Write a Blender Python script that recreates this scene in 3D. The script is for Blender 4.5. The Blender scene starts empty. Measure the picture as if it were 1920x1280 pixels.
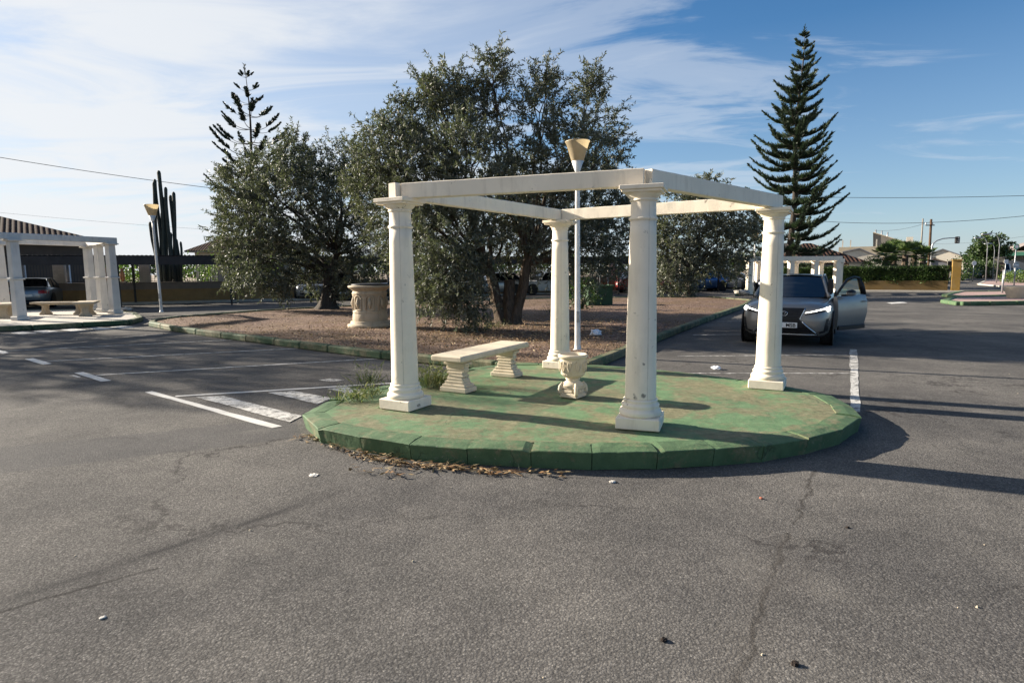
import bpy, math, random
import numpy as np
from mathutils import Vector, Matrix, noise

random.seed(7)
RNG = np.random.default_rng(11)
sc = bpy.context.scene
COL = sc.collection
R = math.radians

# ------------------------------------------------------------------ camera
CAM_H, FOC = 1.55, 1120.0
PITCH, ROLL = math.atan(131 / FOC), R(-0.5)
cam = bpy.data.cameras.new('camera')
cam.sensor_width = 36
cam.lens = 36 * FOC / 1920
cam.clip_start, cam.clip_end = 0.05, 4000
camo = bpy.data.objects.new('camera', cam)
COL.objects.link(camo)
camo.matrix_world = (Matrix.Translation((0, 0, CAM_H)) @ Matrix.Rotation(math.pi / 2 - PITCH, 4, 'X')
                     @ Matrix.Rotation(ROLL, 4, 'Z'))
sc.camera = camo

# survey helpers: turn measured bearings of the photograph into points of the site
def ray(px, py):
    cr, sr = math.cos(ROLL), math.sin(ROLL)
    a, b = px - 960, py - 640
    x = cr * a + sr * b
    y = -sr * a + cr * b
    c, s = math.cos(PITCH), math.sin(PITCH)
    v = -y / FOC
    return Vector((x / FOC, c + v * s, -s + v * c))
def gp(px, py, z=0.0):
    d = ray(px, py)
    t = (z - CAM_H) / d.z
    return Vector((d.x * t, d.y * t, z))
def at(px, py, Y):
    d = ray(px, py)
    t = Y / d.y
    return Vector((d.x * t, Y, CAM_H + d.z * t))

# ------------------------------------------------------------------ scene graph helpers
def link(name, data, parent=None, loc=None, rz=0.0):
    o = bpy.data.objects.new(name, data)
    COL.objects.link(o)
    if parent is not None:
        o.parent = parent
    if loc is not None:
        o.location = loc
    if rz:
        o.rotation_euler = (0, 0, rz)
    return o
def tag(o, label=None, cat=None, group=None, kind=None):
    if label: o['label'] = label
    if cat: o['category'] = cat
    if group: o['group'] = group
    if kind: o['kind'] = kind
    return o
def thing(name, label, cat, loc=(0, 0, 0), rz=0.0, group=None):
    o = link(name, None, None, loc, rz)
    o.empty_display_size = 0.1
    return tag(o, label, cat, group)
def copy_tree(o, parent=None):
    c = o.copy()
    COL.objects.link(c)
    if parent is not None:
        c.parent = parent
        c.matrix_parent_inverse = o.matrix_parent_inverse
    for ch in [k for k in o.children]:
        copy_tree(ch, c)
    return c

class MB:
    """collects geometry for one mesh object"""
    def __init__(s):
        s.v, s.f, s.sm = [], [], []
    def add(s, vs, fs, smooth=False):
        n = len(s.v)
        s.v += [tuple(p) for p in vs]
        s.f += [tuple(i + n for i in f) for f in fs]
        s.sm += [smooth] * len(fs)
        return s
    def box(s, c, d, rz=0.0, M=None, taper=1.0, bev=0.0):
        x, y, z = d[0] / 2, d[1] / 2, d[2] / 2
        if bev > 0:
            b = min(bev, x * .45, y * .45, z * .45)
            rings = [(-z, b), (-z + b, 0), (z - b, 0), (z, b)]
            P = []
            for zz, ins in rings:
                k = 1 + (taper - 1) * (zz + z) / (2 * z)
                X, Y = (x - ins) * k, (y - ins) * k
                c2 = min(b, X * .4, Y * .4) * (1 if ins == 0 else .6)
                P += [(-X + c2, -Y, zz), (X - c2, -Y, zz), (X, -Y + c2, zz), (X, Y - c2, zz),
                      (X - c2, Y, zz), (-X + c2, Y, zz), (-X, Y - c2, zz), (-X, -Y + c2, zz)]
            F = [tuple(reversed(range(8))), tuple(range(24, 32))]
            for k in range(3):
                for i in range(8):
                    j = (i + 1) % 8
                    F.append((k * 8 + i, k * 8 + j, k * 8 + 8 + j, k * 8 + 8 + i))
        else:
            t = taper
            P = [(-x, -y, -z), (x, -y, -z), (x, y, -z), (-x, y, -z),
                 (-x * t, -y * t, z), (x * t, -y * t, z), (x * t, y * t, z), (-x * t, y * t, z)]
            F = [(3, 2, 1, 0), (4, 5, 6, 7), (0, 1, 5, 4), (1, 2, 6, 5), (2, 3, 7, 6), (3, 0, 4, 7)]
        T = Matrix.Translation(c) @ Matrix.Rotation(rz, 4, 'Z')
        if M is not None: T = M @ T
        return s.add([T @ Vector(p) for p in P], F)
    def prism(s, poly, z0, z1, top_inset=None):
        n = len(poly)
        b = [(p[0], p[1], z0) for p in poly]
        q = top_inset or poly
        t = [(p[0], p[1], z1) for p in q]
        F = [tuple(reversed(range(n))), tuple(range(n, 2 * n))]
        F += [(i, (i + 1) % n, n + (i + 1) % n, n + i) for i in range(n)]
        return s.add(b + t, F)
    def lathe(s, prof, n=24, c=(0, 0, 0), rot=0.0, cap=True, sq=None, M=None):
        P, F = [], []
        for r, z in prof:
            for i in range(n):
                a = rot + 2 * math.pi * i / n
                P.append(Vector((c[0] + r * math.cos(a), c[1] + r * math.sin(a), c[2] + z)))
        for k in range(len(prof) - 1):
            for i in range(n):
                j = (i + 1) % n
                F.append((k * n + i, k * n + j, (k + 1) * n + j, (k + 1) * n + i))
        if M is not None: P = [M @ p for p in P]
        m = len(F)
        s.add(P, F, True)
        if cap:
            k = len(s.v) - len(P)
            s.f.append(tuple(reversed(range(k, k + n)))); s.sm.append(False)
            L = k + (len(prof) - 1) * n
            s.f.append(tuple(range(L, L + n))); s.sm.append(False)
        return s
    def tube(s, pts, rad, n=8, cap=True):
        pts = [Vector(p) for p in pts]
        rad = rad if isinstance(rad, (list, tuple)) else [rad] * len(pts)
        P, F = [], []
        ref = None
        for i, p in enumerate(pts):
            t = (pts[min(i + 1, len(pts) - 1)] - pts[max(i - 1, 0)])
            if t.length < 1e-9: t = Vector((0, 0, 1))
            t.normalize()
            if ref is None:
                ref = t.orthogonal().normalized()
            u = (ref - t * ref.dot(t))
            u = u.normalized() if u.length > 1e-6 else t.orthogonal().normalized()
            ref = u
            w = t.cross(u)
            for k in range(n):
                a = 2 * math.pi * k / n
                P.append(p + (u * math.cos(a) + w * math.sin(a)) * rad[i])
        for i in range(len(pts) - 1):
            for k in range(n):
                j = (k + 1) % n
                F.append((i * n + k, i * n + j, (i + 1) * n + j, (i + 1) * n + k))
        if cap:
            F.append(tuple(reversed(range(n))))
            F.append(tuple(range((len(pts) - 1) * n, len(pts) * n)))
        return s.add(P, F, True)
    def grid(s, rows, smooth=True, close=False):
        n = len(rows[0])
        P = [p for r in rows for p in r]
        F = []
        for i in range(len(rows) - 1):
            for j in range(n - 1 + (1 if close else 0)):
                k = (j + 1) % n
                F.append((i * n + j, i * n + k, (i + 1) * n + k, (i + 1) * n + j))
        return s.add(P, F, smooth)
    def build(s, name, mat, parent=None, loc=None, rz=0.0, label=None):
        me = bpy.data.meshes.new(name)
        me.from_pydata(s.v, [], s.f)
        me.polygons.foreach_set('use_smooth', s.sm)
        for m in (mat if isinstance(mat, (list, tuple)) else [mat]):
            me.materials.append(m)
        me.validate()
        me.update()
        o = link(name, me, parent, loc, rz)
        if label: o['label'] = label
        return o

def quads_mesh(name, V, mat, parent=None, loc=None):
    """V: (n,4,3) array of quads -> one mesh"""
    n = len(V)
    me = bpy.data.meshes.new(name)
    me.vertices.add(n * 4)
    me.vertices.foreach_set('co', np.ascontiguousarray(V, dtype=np.float32).ravel())
    me.loops.add(n * 4)
    me.loops.foreach_set('vertex_index', np.arange(n * 4, dtype=np.int32))
    me.polygons.add(n)
    me.polygons.foreach_set('loop_start', np.arange(0, n * 4, 4, dtype=np.int32))
    me.materials.append(mat)
    me.update(calc_edges=True)
    me.validate()
    return link(name, me, parent, loc)
def unit(a):
    return a / (np.linalg.norm(a, axis=-1, keepdims=True) + 1e-9)
def leaf_quads(P, D, L, W, up=None):
    n = len(P)
    D = unit(D)
    r = RNG.normal(size=(n, 3)) if up is None else up + RNG.normal(size=(n, 3)) * .5
    S = unit(np.cross(D, r))
    L = np.broadcast_to(np.asarray(L), (n,))[:, None]
    W = np.broadcast_to(np.asarray(W), (n,))[:, None]
    return np.stack([P, P + D * L * .45 + S * W * .5, P + D * L, P + D * L * .45 - S * W * .5], 1)

# ------------------------------------------------------------------ material helpers
class NT:
    def __init__(s, tree):
        s.t = tree
        tree.nodes.clear()
    def n(s, typ, ins=None, **props):
        d = s.t.nodes.new('ShaderNode' + typ)
        for k, v in props.items():
            setattr(d, k, v)
        for k, v in (ins or {}).items():
            sock = d.inputs[k]
            if isinstance(v, bpy.types.NodeSocket):
                s.t.links.new(v, sock)
            elif isinstance(v, bpy.types.Node):
                s.t.links.new(v.outputs[0], sock)
            else:
                if isinstance(v, (tuple, list)) and sock.type == 'RGBA' and len(v) == 3:
                    v = (*v, 1)
                sock.default_value = v
        return d
    def math(s, op, a, b=0.0, c=None, clamp=False):
        ins = {0: a, 1: b}
        if c is not None: ins[2] = c
        return s.n('Math', ins, operation=op, use_clamp=clamp).outputs[0]
    def noise(s, vec, scale, detail=4, rough=.55, dist=0.0, col=False):
        d = s.n('TexNoise', {'Vector': vec, 'Scale': scale, 'Detail': detail, 'Roughness': rough, 'Distortion': dist})
        return d.outputs['Color' if col else 'Fac']
    def ramp(s, fac, stops, interp='LINEAR'):
        d = s.n('ValToRGB', {'Fac': fac})
        cr = d.color_ramp
        cr.interpolation = interp
        while len(cr.elements) < len(stops): cr.elements.new(.5)
        for e, (p, c) in zip(cr.elements, stops):
            e.position = p
            e.color = (*c, 1) if isinstance(c, (tuple, list)) else (c, c, c, 1)
        return d.outputs[0]
    def mix(s, fac, a, b, blend='MIX'):
        d = s.n('Mix', None, data_type='RGBA', blend_type=blend)
        for sock, v in ((d.inputs[0], fac), (d.inputs[6], a), (d.inputs[7], b)):
            if isinstance(v, bpy.types.NodeSocket): s.t.links.new(v, sock)
            else: sock.default_value = (*v, 1) if isinstance(v, (tuple, list)) else v
        return d.outputs[2]
    def bump(s, h, strength=.3, dist=.01, nrm=None):
        ins = {'Height': h, 'Strength': strength, 'Distance': dist}
        if nrm is not None: ins['Normal'] = nrm
        return s.n('Bump', ins).outputs[0]
    def out(s, col, rough=.8, normal=None, spec=.3, metal=0.0, extra=None):
        ins = {'Base Color': col, 'Roughness': rough, 'Metallic': metal, 'Specular IOR Level': spec}
        if normal is not None: ins['Normal'] = normal
        ins.update(extra or {})
        p = s.n('BsdfPrincipled', ins)
        s.n('OutputMaterial', {'Surface': p.outputs[0]})
        return p
def newmat(name):
    m = bpy.data.materials.new(name)
    m.use_nodes = True
    return m, NT(m.node_tree)
def obco(t):
    return t.n('TexCoord').outputs['Object']
def wco(t):
    return t.n('NewGeometry').outputs['Position']
def plain(name, col, rough=.7, var=.18, scale=6.0, bump=.15, bscale=60.0, spec=.3, metal=0.0, dirt=None, dscale=2.0, damt=.5, extra=None, dist=.004):
    m, t = newmat(name)
    co = wco(t)
    f = t.noise(co, scale, 5)
    lo = tuple(max(0, c * (1 - var)) for c in col)
    hi = tuple(c * (1 + var) for c in col)
    c = t.ramp(f, [(.3, lo), (.7, hi)])
    if dirt:
        d = t.ramp(t.noise(co, dscale, 6, .65), [(.5, 0.0), (.72, 1.0)])
        c = t.mix(t.math('MULTIPLY', d, damt), c, dirt)
    nrm = t.bump(t.noise(co, bscale, 4), bump, dist) if bump > 0 else None
    t.out(c, rough, nrm, spec, metal, extra)
    return m
# ------------------------------------------------------------------ materials
MT = {}
def seg_dist(t, co, a, b, wob=.06, wscale=3.0):
    """distance from a ground point to a segment, with a wandering line"""
    nz = t.n('VectorMath', {0: t.noise(co, wscale, 4, .6, col=True), 1: (.5, .5, .5)}, operation='SUBTRACT').outputs[0]
    nz = t.n('VectorMath', {0: nz, 'Scale': wob * 2}, operation='SCALE').outputs[0]
    p = t.n('VectorMath', {0: co, 1: nz}, operation='ADD').outputs[0]
    d = (b - a); L = d.length; d = d / L
    v = t.n('VectorMath', {0: p, 1: tuple(a)}, operation='SUBTRACT').outputs[0]
    u = t.n('VectorMath', {0: v, 1: tuple(d)}, operation='DOT_PRODUCT').outputs['Value']
    w = t.n('VectorMath', {0: v, 1: (-d.y, d.x, 0)}, operation='DOT_PRODUCT').outputs['Value']
    inside = t.math('MULTIPLY', t.math('GREATER_THAN', u, 0.0), t.math('LESS_THAN', u, L))
    far = t.math('MULTIPLY', t.math('SUBTRACT', 1.0, inside), 10.0)
    return t.math('ADD', t.math('ABSOLUTE', w), far)

def asphalt():
    m, t = newmat('asphalt')
    co = wco(t)
    vor = t.n('TexVoronoi', {'Vector': co, 'Scale': 92.0, 'Randomness': 1.0})
    chip = vor.outputs['Color']
    vor2 = t.n('TexVoronoi', {'Vector': co, 'Scale': 190.0, 'Randomness': 1.0})
    chipv = t.math('ADD', t.math('MULTIPLY', t.n('SeparateColor', {0: chip}).outputs[0], .55), t.math('MULTIPLY', t.n('SeparateColor', {0: vor2.outputs['Color']}).outputs[1], .45))
    dist = vor.outputs['Distance']
    fine = t.noise(co, 260, 2, .6)
    c = t.ramp(chipv, [(.1, (.088, .085, .082)), (.45, (.138, .133, .127)), (.75, (.185, .178, .168)), (.95, (.28, .268, .25))])
    gapm = t.ramp(dist, [(.30, 0.0), (.62, 1.0)])
    c = t.mix(t.math('MULTIPLY', gapm, .5), c, (.055, .053, .051))
    big = t.noise(co, .55, 5, .6)
    c = t.mix(1.0, c, t.ramp(big, [(.3, (.66, .66, .675)), (.7, (1.28, 1.25, 1.2))]), 'MULTIPLY')
    med = t.noise(co, 3.2, 5, .65)
    c = t.mix(1.0, c, t.ramp(med, [(.3, (.86, .86, .86)), (.72, (1.12, 1.11, 1.1))]), 'MULTIPLY')
    # tar seam and crack lines
    s1 = seg_dist(t, co, gp(-260, 1215), gp(660, 915), .04, 2.5)
    band = t.ramp(s1, [(.0, 1.0), (.012, .9), (.05, .35), (.16, 0.0)])
    c = t.mix(t.math('MULTIPLY', band, t.ramp(t.noise(co, 2.0, 4), [(.36, .2), (.6, .8)])), c, (.035, .034, .035))
    s2 = seg_dist(t, co, gp(1475, 1000), gp(1365, 1330), .07, 5.0)
    c = t.mix(t.math('MULTIPLY', t.ramp(s2, [(.0, 1.0), (.005, .9), (.018, 0.0)]), t.ramp(t.noise(co, 4.0, 4), [(.35, .15), (.6, .8)])), c, (.04, .036, .032))
    s3 = seg_dist(t, co, gp(1475, 1000), gp(1365, 1330), .12, 1.5)
    c = t.mix(t.ramp(s3, [(.0, .26), (.04, .14), (.2, 0.0)]), c, (.085, .076, .066))
    s4 = seg_dist(t, co, gp(-200, 1205), gp(300, 1062), .05, 4.0)
    c = t.mix(t.math('MULTIPLY', t.ramp(s4, [(.0, 1.0), (.008, .8), (.02, 0.0)]), t.ramp(t.noise(co, 3.0, 4), [(.3, .3), (.55, .95)])), c, (.03, .028, .027))
    s5 = seg_dist(t, co, gp(1490, 985), gp(1530, 880), .09, 5.0)
    c = t.mix(t.ramp(s5, [(.0, .7), (.006, .5), (.02, 0.0)]), c, (.04, .036, .032))
    # older reinstated strip, a shade darker with a sealed edge
    s6 = seg_dist(t, co, gp(-400, 905), gp(560, 800), .05, 1.2)
    c = t.mix(t.ramp(s6, [(.0, .45), (.42, .40), (.46, 0.0)]), c, (.075, .075, .078))
    # hairline cracks and oil spots
    wc = t.n('VectorMath', {0: co, 1: t.n('VectorMath', {0: t.noise(co, 1.6, 5, .65, col=True), 'Scale': 1.1}, operation='SCALE').outputs[0]}, operation='ADD').outputs[0]
    ed = t.n('TexVoronoi', {'Vector': wc, 'Scale': .42}, feature='DISTANCE_TO_EDGE').outputs['Distance']
    hc = t.math('MULTIPLY', t.ramp(ed, [(.0, 1.0), (.004, .7), (.012, 0.0)]), t.ramp(t.noise(co, .7, 3), [(.44, 0.0), (.58, .85)]))
    c = t.mix(hc, c, (.045, .042, .04))
    sp = t.n('TexVoronoi', {'Vector': co, 'Scale': .9, 'Randomness': 1.0})
    oil = t.math('MULTIPLY', t.ramp(t.math('ADD', sp.outputs['Distance'], t.math('MULTIPLY', t.noise(co, 14, 4), .08)), [(.09, 1.0), (.16, 0.0)]), t.math('GREATER_THAN', t.n('SeparateColor', {0: sp.outputs['Color']}).outputs[0], .72))
    c = t.mix(t.math('MULTIPLY', oil, .45), c, (.05, .048, .047))
    # pale dusty and stained patches
    pat = t.ramp(t.noise(co, 1.1, 5, .6, .4), [(.6, 0.0), (.72, .3)])
    c = t.mix(pat, c, (.22, .205, .18))
    n1 = t.bump(t.math('SUBTRACT', 1.0, dist), .35, .006)
    n2 = t.bump(fine, .5, .004, n1)
    t.out(c, .9, n2, .06)
    return m
MT['asphalt'] = asphalt()

def paint_white(name='road_paint', wear=.5):
    m, t = newmat(name)
    co = wco(t)
    w = t.noise(co, 9, 6, .7)
    w2 = t.noise(co, 70, 3, .6)
    mask = t.ramp(t.math('ADD', t.math('MULTIPLY', w, .7), t.math('MULTIPLY', w2, .35)), [(wear - .06, 0.0), (wear + .05, 1.0)])
    base = t.ramp(t.noise(co, 3, 4), [(.3, (.50, .49, .46)), (.7, (.64, .62, .58))])
    vor = t.n('TexVoronoi', {'Vector': co, 'Scale': 105.0})
    asp = t.ramp(t.n('SeparateColor', {0: vor.outputs['Color']}).outputs[0], [(0.0, (.06, .06, .06)), (1.0, (.22, .21, .19))])
    c = t.mix(mask, asp, base)
    t.out(c, .75, t.bump(t.math('SUBTRACT', 1.0, vor.outputs['Distance']), .5, .005), .3)
    return m
MT['paint'] = paint_white('road_paint', .40)
MT['paint_worn'] = paint_white('road_paint_worn', .50)
MT['paint_faint'] = paint_white('road_paint_faint', .545)

def green_paint(name, worn=.5, dark=1.0, edge=True):
    m, t = newmat(name)
    co = wco(t)
    f = t.noise(co, 2.2, 6, .68, .3)
    g = t.ramp(t.noise(co, 7, 5, .6), [(.3, (.085 * dark, .158 * dark, .075 * dark)), (.7, (.135 * dark, .225 * dark, .112 * dark))])
    br = t.ramp(t.noise(co, 14, 5, .65), [(.3, (.12, .115, .062)), (.55, (.19, .172, .10)), (.75, (.28, .24, .155))])
    f = t.math('ADD', t.math('MULTIPLY', f, .72), t.math('MULTIPLY', t.noise(co, 17, 8, .75), .28))
    mask = t.ramp(f, [(worn - .045, 0.0), (worn + .03, .8), (worn + .1, .95)])
    grit = t.ramp(t.noise(co, 31, 7, .75), [(.60, 0.0), (.64, 1.0)])
    c = t.mix(mask, g, br)
    c = t.mix(t.math('MULTIPLY', grit, t.ramp(t.noise(co, 1.4, 3), [(.45, 0.0), (.6, .7)])), c, (.27, .25, .21))
    sp = t.ramp(t.noise(co, 55, 4, .7), [(.60, 0.0), (.70, .75)])
    c = t.mix(sp, c, (.045, .06, .035))
    cr = t.n('TexVoronoi', {'Vector': t.n('VectorMath', {0: co, 1: t.n('VectorMath', {0: t.noise(co, 6, 4, col=True), 'Scale': .25}, operation='SCALE').outputs[0]}, operation='ADD').outputs[0], 'Scale': 1.4}, feature='DISTANCE_TO_EDGE').outputs['Distance']
    crk = t.math('MULTIPLY', t.ramp(cr, [(.0, 1.0), (.012, 0.0)]), t.ramp(t.noise(co, 1.7, 3), [(.5, 0.0), (.6, .7)]))
    c = t.mix(crk, c, (.03, .04, .025))
    n = t.bump(t.noise(co, 90, 5, .7), .4, .004)
    n = t.bump(t.noise(co, 9, 4, .6), .35, .02, n)
    t.out(c, .78, n, .3)
    return m
MT['green_top'] = green_paint('green_painted_concrete', .498)
MT['green_kerb'] = green_paint('green_painted_kerb', .57, .72)
MT['green_old'] = green_paint('weathered_green_kerb', .50, .48)

def stucco(name, col, grime=(.30, .26, .21), g=.35, rough=.75, seam=None, spots=()):
    m, t = newmat(name)
    co = wco(t)
    v = t.n('Mapping', {'Vector': co, 'Scale': (3.5, 3.5, .7)}).outputs[0]
    c = t.ramp(t.noise(co, 3, 5), [(.3, tuple(x * .92 for x in col)), (.7, tuple(min(1, x * 1.05) for x in col))])
    st = t.ramp(t.noise(v, 2.5, 6, .65), [(.52, 0.0), (.78, 1.0)])
    c = t.mix(t.math('MULTIPLY', st, g), c, grime)
    sp = t.ramp(t.noise(co, 26, 4, .6), [(.70, 0.0), (.76, .6)])
    c = t.mix(sp, c, tuple(x * .75 for x in grime))
    # chips and scuffs that show the grey mortar below
    ch = t.math('MULTIPLY', t.ramp(t.noise(co, 9, 6, .72, .4), [(.63, 0.0), (.66, 1.0)]), t.ramp(t.noise(co, 1.6, 3), [(.46, 0.0), (.58, .85)]))
    c = t.mix(ch, c, tuple(x * .62 for x in grime))
    # faint repainted patches
    pt_ = t.ramp(t.noise(co, 2.1, 3, .4, .8), [(.47, 0.0), (.5, 1.0)])
    c = t.mix(t.math('MULTIPLY', pt_, .12), c, tuple(x * .8 for x in col))
    if seam is not None:
        oc = t.n('SeparateXYZ', {0: obco(t)})
        ang = t.math('ARCTAN2', oc.outputs[1], oc.outputs[0])
        wob = t.math('MULTIPLY', t.math('SUBTRACT', t.noise(co, 5, 3), .5), .05)
        dd = t.math('ABSOLUTE', t.math('ADD', t.math('SUBTRACT', ang, seam), wob))
        ln = t.math('MULTIPLY', t.ramp(dd, [(.012, 1.0), (.05, 0.0)]), t.ramp(t.noise(co, 4, 3), [(.35, .15), (.6, .6)]))
        c = t.mix(ln, c, grime)
    for p, r in spots:
        d = t.n('VectorMath', {0: co, 1: tuple(p)}, operation='DISTANCE').outputs['Value']
        d = t.math('ADD', d, t.math('MULTIPLY', t.math('SUBTRACT', t.noise(co, 45, 4, .7), .5), r * 2.2))
        c = t.mix(t.math('MULTIPLY', t.ramp(t.math('DIVIDE', d, r * 2), [(.35, 1.0), (.6, 0.0)]), .75), c, (.07, .07, .07))
    n = t.bump(t.noise(co, 120, 4), .22, .002)
    n = t.bump(t.noise(co, 11, 3), .3, .008, n)
    t.out(c, rough, n, .3)
    return m
MT['white_shaft'] = stucco('white_column_paint', (.88, .78, .63), (.42, .35, .26), .4, .75, R(-57), [(at(1190, 698, 5.15), .014), (at(1187, 741, 5.15), .022), (at(1190, 747, 5.15), .02), (at(1206, 742, 5.15), .022), (at(1207, 682, 5.15), .012), (at(1450, 640, 6.9), .01)])
MT['white'] = stucco('white_painted_concrete', (.88, .78, .63), (.42, .35, .26), .4)
MT['beam'] = stucco('white_beam_paint', (.86, .765, .62), (.40, .34, .26), .5)
MT['cast'] = stucco('cast_stone_cream', (.62, .54, .41), (.33, .26, .17), .55)
MT['cast_old'] = stucco('weathered_cast_stone', (.46, .38, .27), (.17, .13, .085), .85)
MT['grey_post'] = stucco('grey_white_render', (.66, .63, .58), (.34, .31, .28), .4)

def gravel():
    m, t = newmat('pinkish_gravel_soil')
    co = wco(t)
    vor = t.n('TexVoronoi', {'Vector': co, 'Scale': 26.0})
    cv = t.n('SeparateColor', {0: vor.outputs['Color']}).outputs[1]
    c = t.ramp(cv, [(0.0, (.11, .066, .05)), (.5, (.21, .135, .10)), (.85, (.29, .20, .15)), (1.0, (.42, .33, .26))])
    br = t.ramp(t.noise(co, 13, 5, .7), [(.35, (.11, .07, .04)), (.7, (.26, .175, .10))])
    c = t.mix(t.ramp(t.noise(co, .5, 5, .6), [(.42, 0.0), (.6, .85)]), c, br)
    c = t.mix(t.math('MULTIPLY', t.ramp(vor.outputs['Distance'], [(.35, 0.0), (.7, 1.0)]), .6), c, (.06, .04, .03))
    n = t.bump(t.math('SUBTRACT', 1.0, vor.outputs['Distance']), .7, .03)
    n = t.bump(t.noise(co, 5, 5), .5, .06, n)
    t.out(c, .9, n, .2)
    return m
MT['gravel'] = gravel()

def foliage(name, cols, under=None, rough=.55, trans=.25, spec=.35):
    m, t = newmat(name)
    g = t.n('NewGeometry')
    rnd = g.outputs['Random Per Island']
    c = t.ramp(rnd, [(i / (len(cols) - 1), k) for i, k in enumerate(cols)])
    c = t.mix(1.0, c, t.ramp(t.noise(wco(t), .9, 3, .6), [(.32, (.62, .66, .62)), (.68, (1.35, 1.3, 1.15))]), 'MULTIPLY')
    if under:
        c = t.mix(t.math('MULTIPLY', g.outputs['Backfacing'], .8), c, under)
    p = t.n('BsdfPrincipled', {'Base Color': c, 'Roughness': rough, 'Specular IOR Level': spec})
    tr = t.n('BsdfTranslucent', {'Color': t.mix(1.0, c, (1.0, 1.15, .6), 'MULTIPLY')})
    mx = t.n('MixShader', {0: trans, 1: p.outputs[0], 2: tr.outputs[0]})
    t.n('OutputMaterial', {'Surface': mx.outputs[0]})
    return m
MT['olive'] = foliage('olive_leaves', [(.040, .047, .031), (.064, .072, .050), (.092, .100, .073), (.130, .137, .103), (.175, .18, .142)], (.15, .155, .128), .55, .22, .25)
MT['pine'] = foliage('araucaria_needles', [(.030, .050, .036), (.050, .076, .052), (.078, .105, .070)], None, .55, .12)
MT['pine_dark'] = foliage('dark_araucaria_needles', [(.024, .036, .030), (.036, .052, .042)], None, .55, .08)
MT['hedge'] = foliage('hedge_leaves', [(.025, .05, .015), (.04, .075, .022), (.075, .12, .035)], None, .5, .25)
MT['palm'] = foliage('palm_fronds', [(.045, .08, .03), (.085, .13, .05), (.15, .20, .085)], None, .5, .25)
MT['tree'] = foliage('broadleaf_leaves', [(.03, .055, .02), (.05, .085, .03), (.085, .13, .045)], None, .5, .25)
MT['grass'] = foliage('weed_blades', [(.045, .07, .03), (.075, .105, .045), (.15, .165, .085), (.30, .29, .18)], None, .6, .3)
MT['garden'] = foliage('garden_leaves', [(.04, .08, .02), (.10, .17, .04), (.2, .26, .07)], None, .5, .3)
MT['litter'] = foliage('dry_leaves', [(.09, .05, .025), (.16, .09, .045), (.24, .15, .08), (.34, .25, .15), (.45, .37, .26)], None, .8, .05, .2)

def bark(name, a, b):
    m, t = newmat(name)
    co = wco(t)
    v = t.n('Mapping', {'Vector': co, 'Scale': (9, 9, 2.2)}).outputs[0]
    f = t.noise(v, 2.2, 6, .7, .6)
    c = t.ramp(f, [(.3, a), (.7, b)])
    t.out(c, .9, t.bump(f, .9, .06), .15)
    return m
MT['bark'] = bark('olive_bark', (.045, .034, .026), (.17, .13, .095))
MT['bark_dark'] = bark('grey_brown_bark', (.035, .03, .027), (.10, .085, .07))
MT['wood_pole'] = bark('weathered_pole_wood', (.055, .035, .022), (.15, .095, .06))

def tiles():
    m, t = newmat('clay_roof_tiles')
    co = obco(t)
    br = t.n('TexBrick', {'Vector': co, 'Scale': 1.0, 'Color1': (.050, .028, .023, 1), 'Color2': (.10, .06, .048, 1), 'Mortar': (.022, .015, .013, 1),
                          'Mortar Size': .035, 'Brick Width': .30, 'Row Height': .42}, offset=0.0)
    c = t.mix(t.ramp(t.noise(co, 2, 5), [(.4, 0.0), (.7, .5)]), br.outputs[0], (.06, .043, .037))
    sx = t.n('SeparateXYZ', {0: co}).outputs[0]
    wv = t.math('ABSOLUTE', t.math('SINE', t.math('MULTIPLY', sx, math.pi / .30)))
    t.out(c, .85, t.bump(wv, .8, .09), .03)
    return m
MT['tiles'] = tiles()

def brick(name, a, b, mo, w=.26, h=.075):
    m, t = newmat(name)
    co = obco(t)
    s = t.n('SeparateXYZ', {0: co})
    u = t.math('ADD', s.outputs[0], s.outputs[1])
    v = t.n('CombineXYZ', {0: u, 1: s.outputs[2], 2: 0.0}).outputs[0]
    br = t.n('TexBrick', {'Vector': v, 'Scale': 1.0, 'Color1': (*a, 1), 'Color2': (*b, 1), 'Mortar': (*mo, 1), 'Mortar Size': .009, 'Brick Width': w, 'Row Height': h})
    c = t.mix(t.ramp(t.noise(co, 4, 5), [(.45, 0.0), (.7, .35)]), br.outputs[0], tuple(x * .6 for x in a))
    t.out(c, .85, t.bump(br.outputs['Fac'], -.5, .008), .2)
    return m
MT['brick_pale'] = brick('pale_brick', (.50, .44, .38), (.58, .52, .45), (.42, .38, .33))
MT['paver'] = plain('pink_pavers', (.36, .25, .22), .85, .15, 3, .3, 40)

def carpaint(name, col, rough=.28, metal=.55):
    m, t = newmat(name)
    co = wco(t)
    c = t.ramp(t.noise(co, 1.5, 3), [(.3, tuple(x * .95 for x in col)), (.7, tuple(x * 1.05 for x in col))])
    d = t.ramp(t.noise(co, 14, 5, .7), [(.5, 0.0), (.8, .18)])
    c = t.mix(d, c, (.25, .22, .18))
    t.out(c, t.ramp(t.noise(co, 8, 4), [(.3, rough), (.7, rough + .12)]), None, .5, metal, {'Coat Weight': .6, 'Coat Roughness': .08})
    return m
MT['car_bronze'] = carpaint('grey_bronze_car_paint', (.27, .25, .225), .3, .3)
MT['car_steel'] = carpaint('blue_grey_car_paint', (.17, .21, .25))
MT['car_dark'] = carpaint('dark_blue_car_paint', (.02, .026, .04))
MT['car_silver'] = carpaint('silver_car_paint', (.45, .45, .45))
MT['car_blue'] = carpaint('blue_car_paint', (.05, .12, .26))
MT['car_red'] = carpaint('red_car_paint', (.33, .035, .03), .3, .1)
MT['car_white'] = carpaint('white_car_paint', (.75, .75, .74), .3, 0)
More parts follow.
